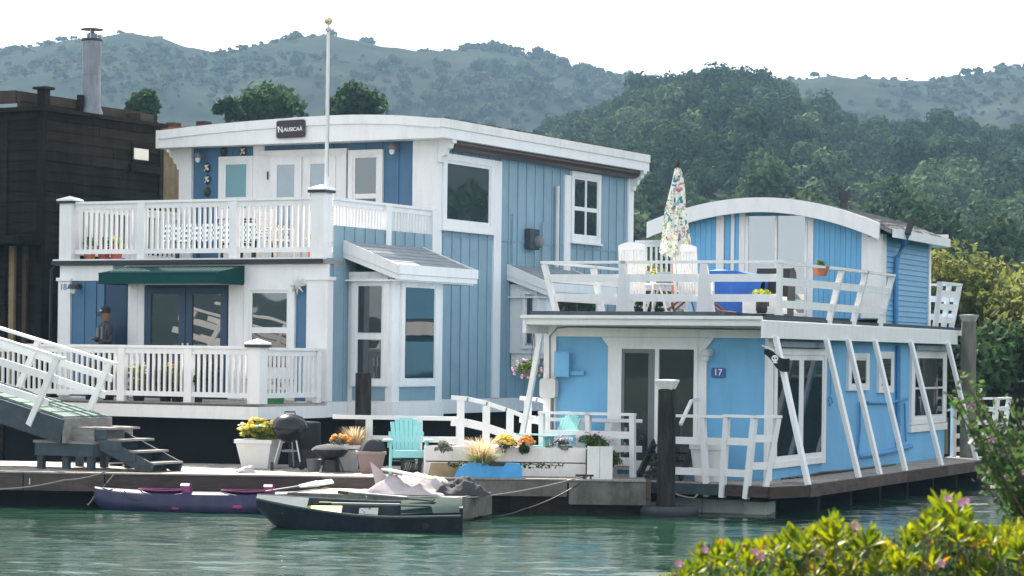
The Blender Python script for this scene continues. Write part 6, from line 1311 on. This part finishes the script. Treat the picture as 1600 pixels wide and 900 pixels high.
# foreground: flowering branch on the right, bright shrub below
def sprigs(name, label, base, heads, leaf, size, seed, fm='flower_pink', n=46, cat='shrub'):
    rg = np.random.default_rng(seed); t = thing(name, label, cat, base); b0 = Vector(base); V = []; F = []; k = 0; mb = MB(); fb = MB()
    for hpt in heads:
        e = Vector(hpt)-b0; mid = e*.5+Vector((rg.normal(0, .05), rg.normal(0, .05), .08)); P = []
        for i in range(9): f = i/8; P.append(mid*2*f*(1-f)+e*f*f)
        mb.tube(P, [.009*(1-.07*i) for i in range(9)], 5); C = []; D = []
        for i in range(n):
            f = rg.uniform(.25, 1); q = mid*2*f*(1-f)+e*f*f; C.append([q.x+rg.normal(0, .022), q.y+rg.normal(0, .022), q.z+rg.normal(0, .022)]); D.append(rg.normal(0, 1, 3))
        v, f_ = leaves(np.array(C), np.array(D), size, 1.9, .4, rng=rg); V.append(v); F.append(f_+k); k += len(v)
        for i in range(1):
            f = rg.uniform(.55, 1.0); q = mid*2*f*(1-f)+e*f*f; c = Vector((q.x+rg.normal(0, .02), q.y-.02, q.z+rg.normal(0, .02)))
            for j in range(5): a = j*1.26; fb.add([c, c+Vector((cos(a)*.016-.005*sin(a), -.004, sin(a)*.016+.005*cos(a))), c+Vector((cos(a)*.022, -.007, sin(a)*.022)), c+Vector((cos(a)*.016+.005*sin(a), -.004, sin(a)*.016-.005*cos(a)))], [(0, 1, 2, 3)])
    obj('foliage', nmesh('foliage', np.concatenate(V), np.concatenate(F), leaf), t); mb.build('stems', 'twig', t, True); fb.build('flowers', fm, t, kind='stuff')
    return t
hd = [(1500, 580), (1512, 618), (1490, 610), (1530, 650), (1560, 640), (1548, 675), (1585, 665), (1545, 705), (1570, 720), (1600, 700), (1528, 742), (1560, 755), (1590, 745), (1605, 770), (1580, 790), (1620, 640), (1630, 720), (1605, 615), (1540, 690), (1615, 800)]
hd += [(u+fr.uniform(-14, 22), v+fr.uniform(-16, 26)) for u, v in hd]
hp = [at(u, v, 11.2+rnd.uniform(-.5, .5)) for u, v in hd]; sprigs('flowering_shrub', 'dark leaved shrub with pink flowers leaning in at the right edge', (3.0, 11.5, .7), hp, 'leaf_sprig', .030, 180, n=190)
FSP = (.0, 9.6, 0)
fs = thing('foreground_shrub', 'sunlit yellow green shrub with pink blossoms along the bottom right corner', 'shrub', (1.3, 9.6, .5))
TOP = [(u, v+26) for u, v in [(1000, 930), (1040, 885), (1090, 850), (1130, 838), (1180, 835), (1225, 825), (1270, 808), (1305, 800), (1345, 812), (1385, 840), (1410, 815), (1445, 800), (1470, 765), (1495, 772), (1520, 815), (1560, 815), (1600, 795), (1660, 800)]]
# one glossy blade, folded along the midrib
def blade(w_=.36):
    P = []; 
    for i, f in enumerate((0, .25, .55, .82, 1.0)):
        ww = w_*.5*(0.12, .55, 1.0, .8, .05)[i]; zc = .18*f*f; P += [(-ww, f, zc+.06*ww/w_*2), (0, f, zc-.03), (ww, f, zc+.06*ww/w_*2)]
    F_ = []
    for i in range(4):
        for j in (0, 1): F_.append((3*i+j, 3*i+j+1, 3*i+j+4, 3*i+j+3))
    return np.array(P), np.array(F_)
BP, BF = blade(); me_leaf = nmesh('leaf', BP, BF, 'leaf_shrub', True)
rg = np.random.default_rng(77); ros = []
for i in range(440):
    u = rg.uniform(1010, 1650); Y = rg.uniform(9.0, 10.6); vt = lerp_tab(TOP, u)+ (0 if rg.random() < .22 else rg.uniform(5, 135)); 
    if vt > 950: continue
    p = np.array(at(u, vt+12, Y)); ros.append((p, Y))
ros += [(np.array(at(u, v, 9.5)), 9.5) for u, v in ((1472, 800), (1495, 806), (1480, 828), (1455, 832), (1510, 836), (1300, 830), (1285, 848), (1325, 840), (1240, 852), (1095, 876))]
LV = []; LF = []; kk = 0; parts = []; tw = MB(); base = np.array([1.3, 9.6, .5])
for (p, Y) in ros:
    up = np.array([rg.normal(0, .28), rg.normal(-.05, .28), 1.0]); up /= np.linalg.norm(up); nl_ = int(rg.integers(11, 17)); a0 = rg.uniform(0, 6.28)
    ax = np.cross(up, [0, 1, 0.01]); ax /= np.linalg.norm(ax); ay = np.cross(up, ax); sc0 = rg.uniform(.045, .090)
    for j in range(nl_):
        a = a0+j*2.4; lift = .25+1.15*(j/nl_); d = (ax*cos(a)+ay*sin(a))*cos(lift)+up*sin(lift); sd = np.cross(d, up); sd /= np.linalg.norm(sd)+1e-6; nn_ = np.cross(sd, d); s_ = sc0*rg.uniform(.75, 1.15)*(1-.25*j/nl_)
        R_ = np.stack([sd*s_, d*s_, nn_*s_], 1); o_ = p-base+up*.03*(j/nl_)
        if Y < 9.75 and len(parts) < 290 and lerp_tab(TOP, 800+(p[0]/p[1])*FPX) < 880 and rg.random() < .32: parts.append((R_, o_))
        else: LV.append(BP @ R_.T+o_); LF.append(BF+kk); kk += len(BP)
    tw.tube([Vector(p-base+up*.02), Vector(p-base-up*.12), Vector((p-base)*.75-np.array([0, 0, .25]))], [.0025, .003, .004], 5)
o = obj('foliage', nmesh('foliage', np.concatenate(LV), np.concatenate(LF), 'leaf_shrub', True), fs, kind='stuff')
for R_, o_ in parts:
    m4 = Matrix(((R_[0, 0], R_[0, 1], R_[0, 2], o_[0]), (R_[1, 0], R_[1, 1], R_[1, 2], o_[1]), (R_[2, 0], R_[2, 1], R_[2, 2], o_[2]), (0, 0, 0, 1))); obj('leaf', me_leaf, fs, mx=m4)
# small dark inner leaves and dry twigs, seed heads
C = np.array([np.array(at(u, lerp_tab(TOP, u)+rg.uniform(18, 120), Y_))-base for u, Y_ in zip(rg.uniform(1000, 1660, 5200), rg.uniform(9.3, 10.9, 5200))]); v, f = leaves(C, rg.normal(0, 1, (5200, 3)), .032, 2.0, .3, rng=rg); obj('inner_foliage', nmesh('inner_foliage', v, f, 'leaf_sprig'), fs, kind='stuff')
for i in range(46):
    u = rg.uniform(1030, 1620); p = np.array(at(u, lerp_tab(TOP, u)-rg.uniform(-25, 16), rg.uniform(9.3, 10.5))); q = p+np.array([rg.normal(0, .05), rg.normal(0, .05), -.18]); tw.tube([Vector(q-base), Vector((p+q)/2-base+np.array([.012, 0, 0])), Vector(p-base)], [.003, .0025, .0018], 4); tw.ball(tuple(p-base), .008, 6, 4)
tw.build('twigs', 'twig', fs, kind='stuff'); fb = MB()
for u, v in ((1180, 862), (1195, 858), (1188, 870), (1480, 778), (1500, 786), (1508, 782), (1285, 862), (1100, 858), (1335, 822), (1470, 880), (1060, 880), (1545, 868)):
    c = Vector(np.array(at(u, v, 9.15))-base)
    for j in range(6): a = j*1.047; fb.add([c, c+Vector((cos(a)*.014-.006*sin(a), -.006, sin(a)*.014+.006*cos(a))), c+Vector((cos(a)*.017, -.012+.012*sin(2*a), sin(a)*.013)), c+Vector((cos(a)*.012+.006*sin(a), -.010, sin(a)*.010-.006*cos(a)))], [(0, 1, 2, 3)])
fb.build('blossoms', 'flower_pink', fs, kind='stuff')
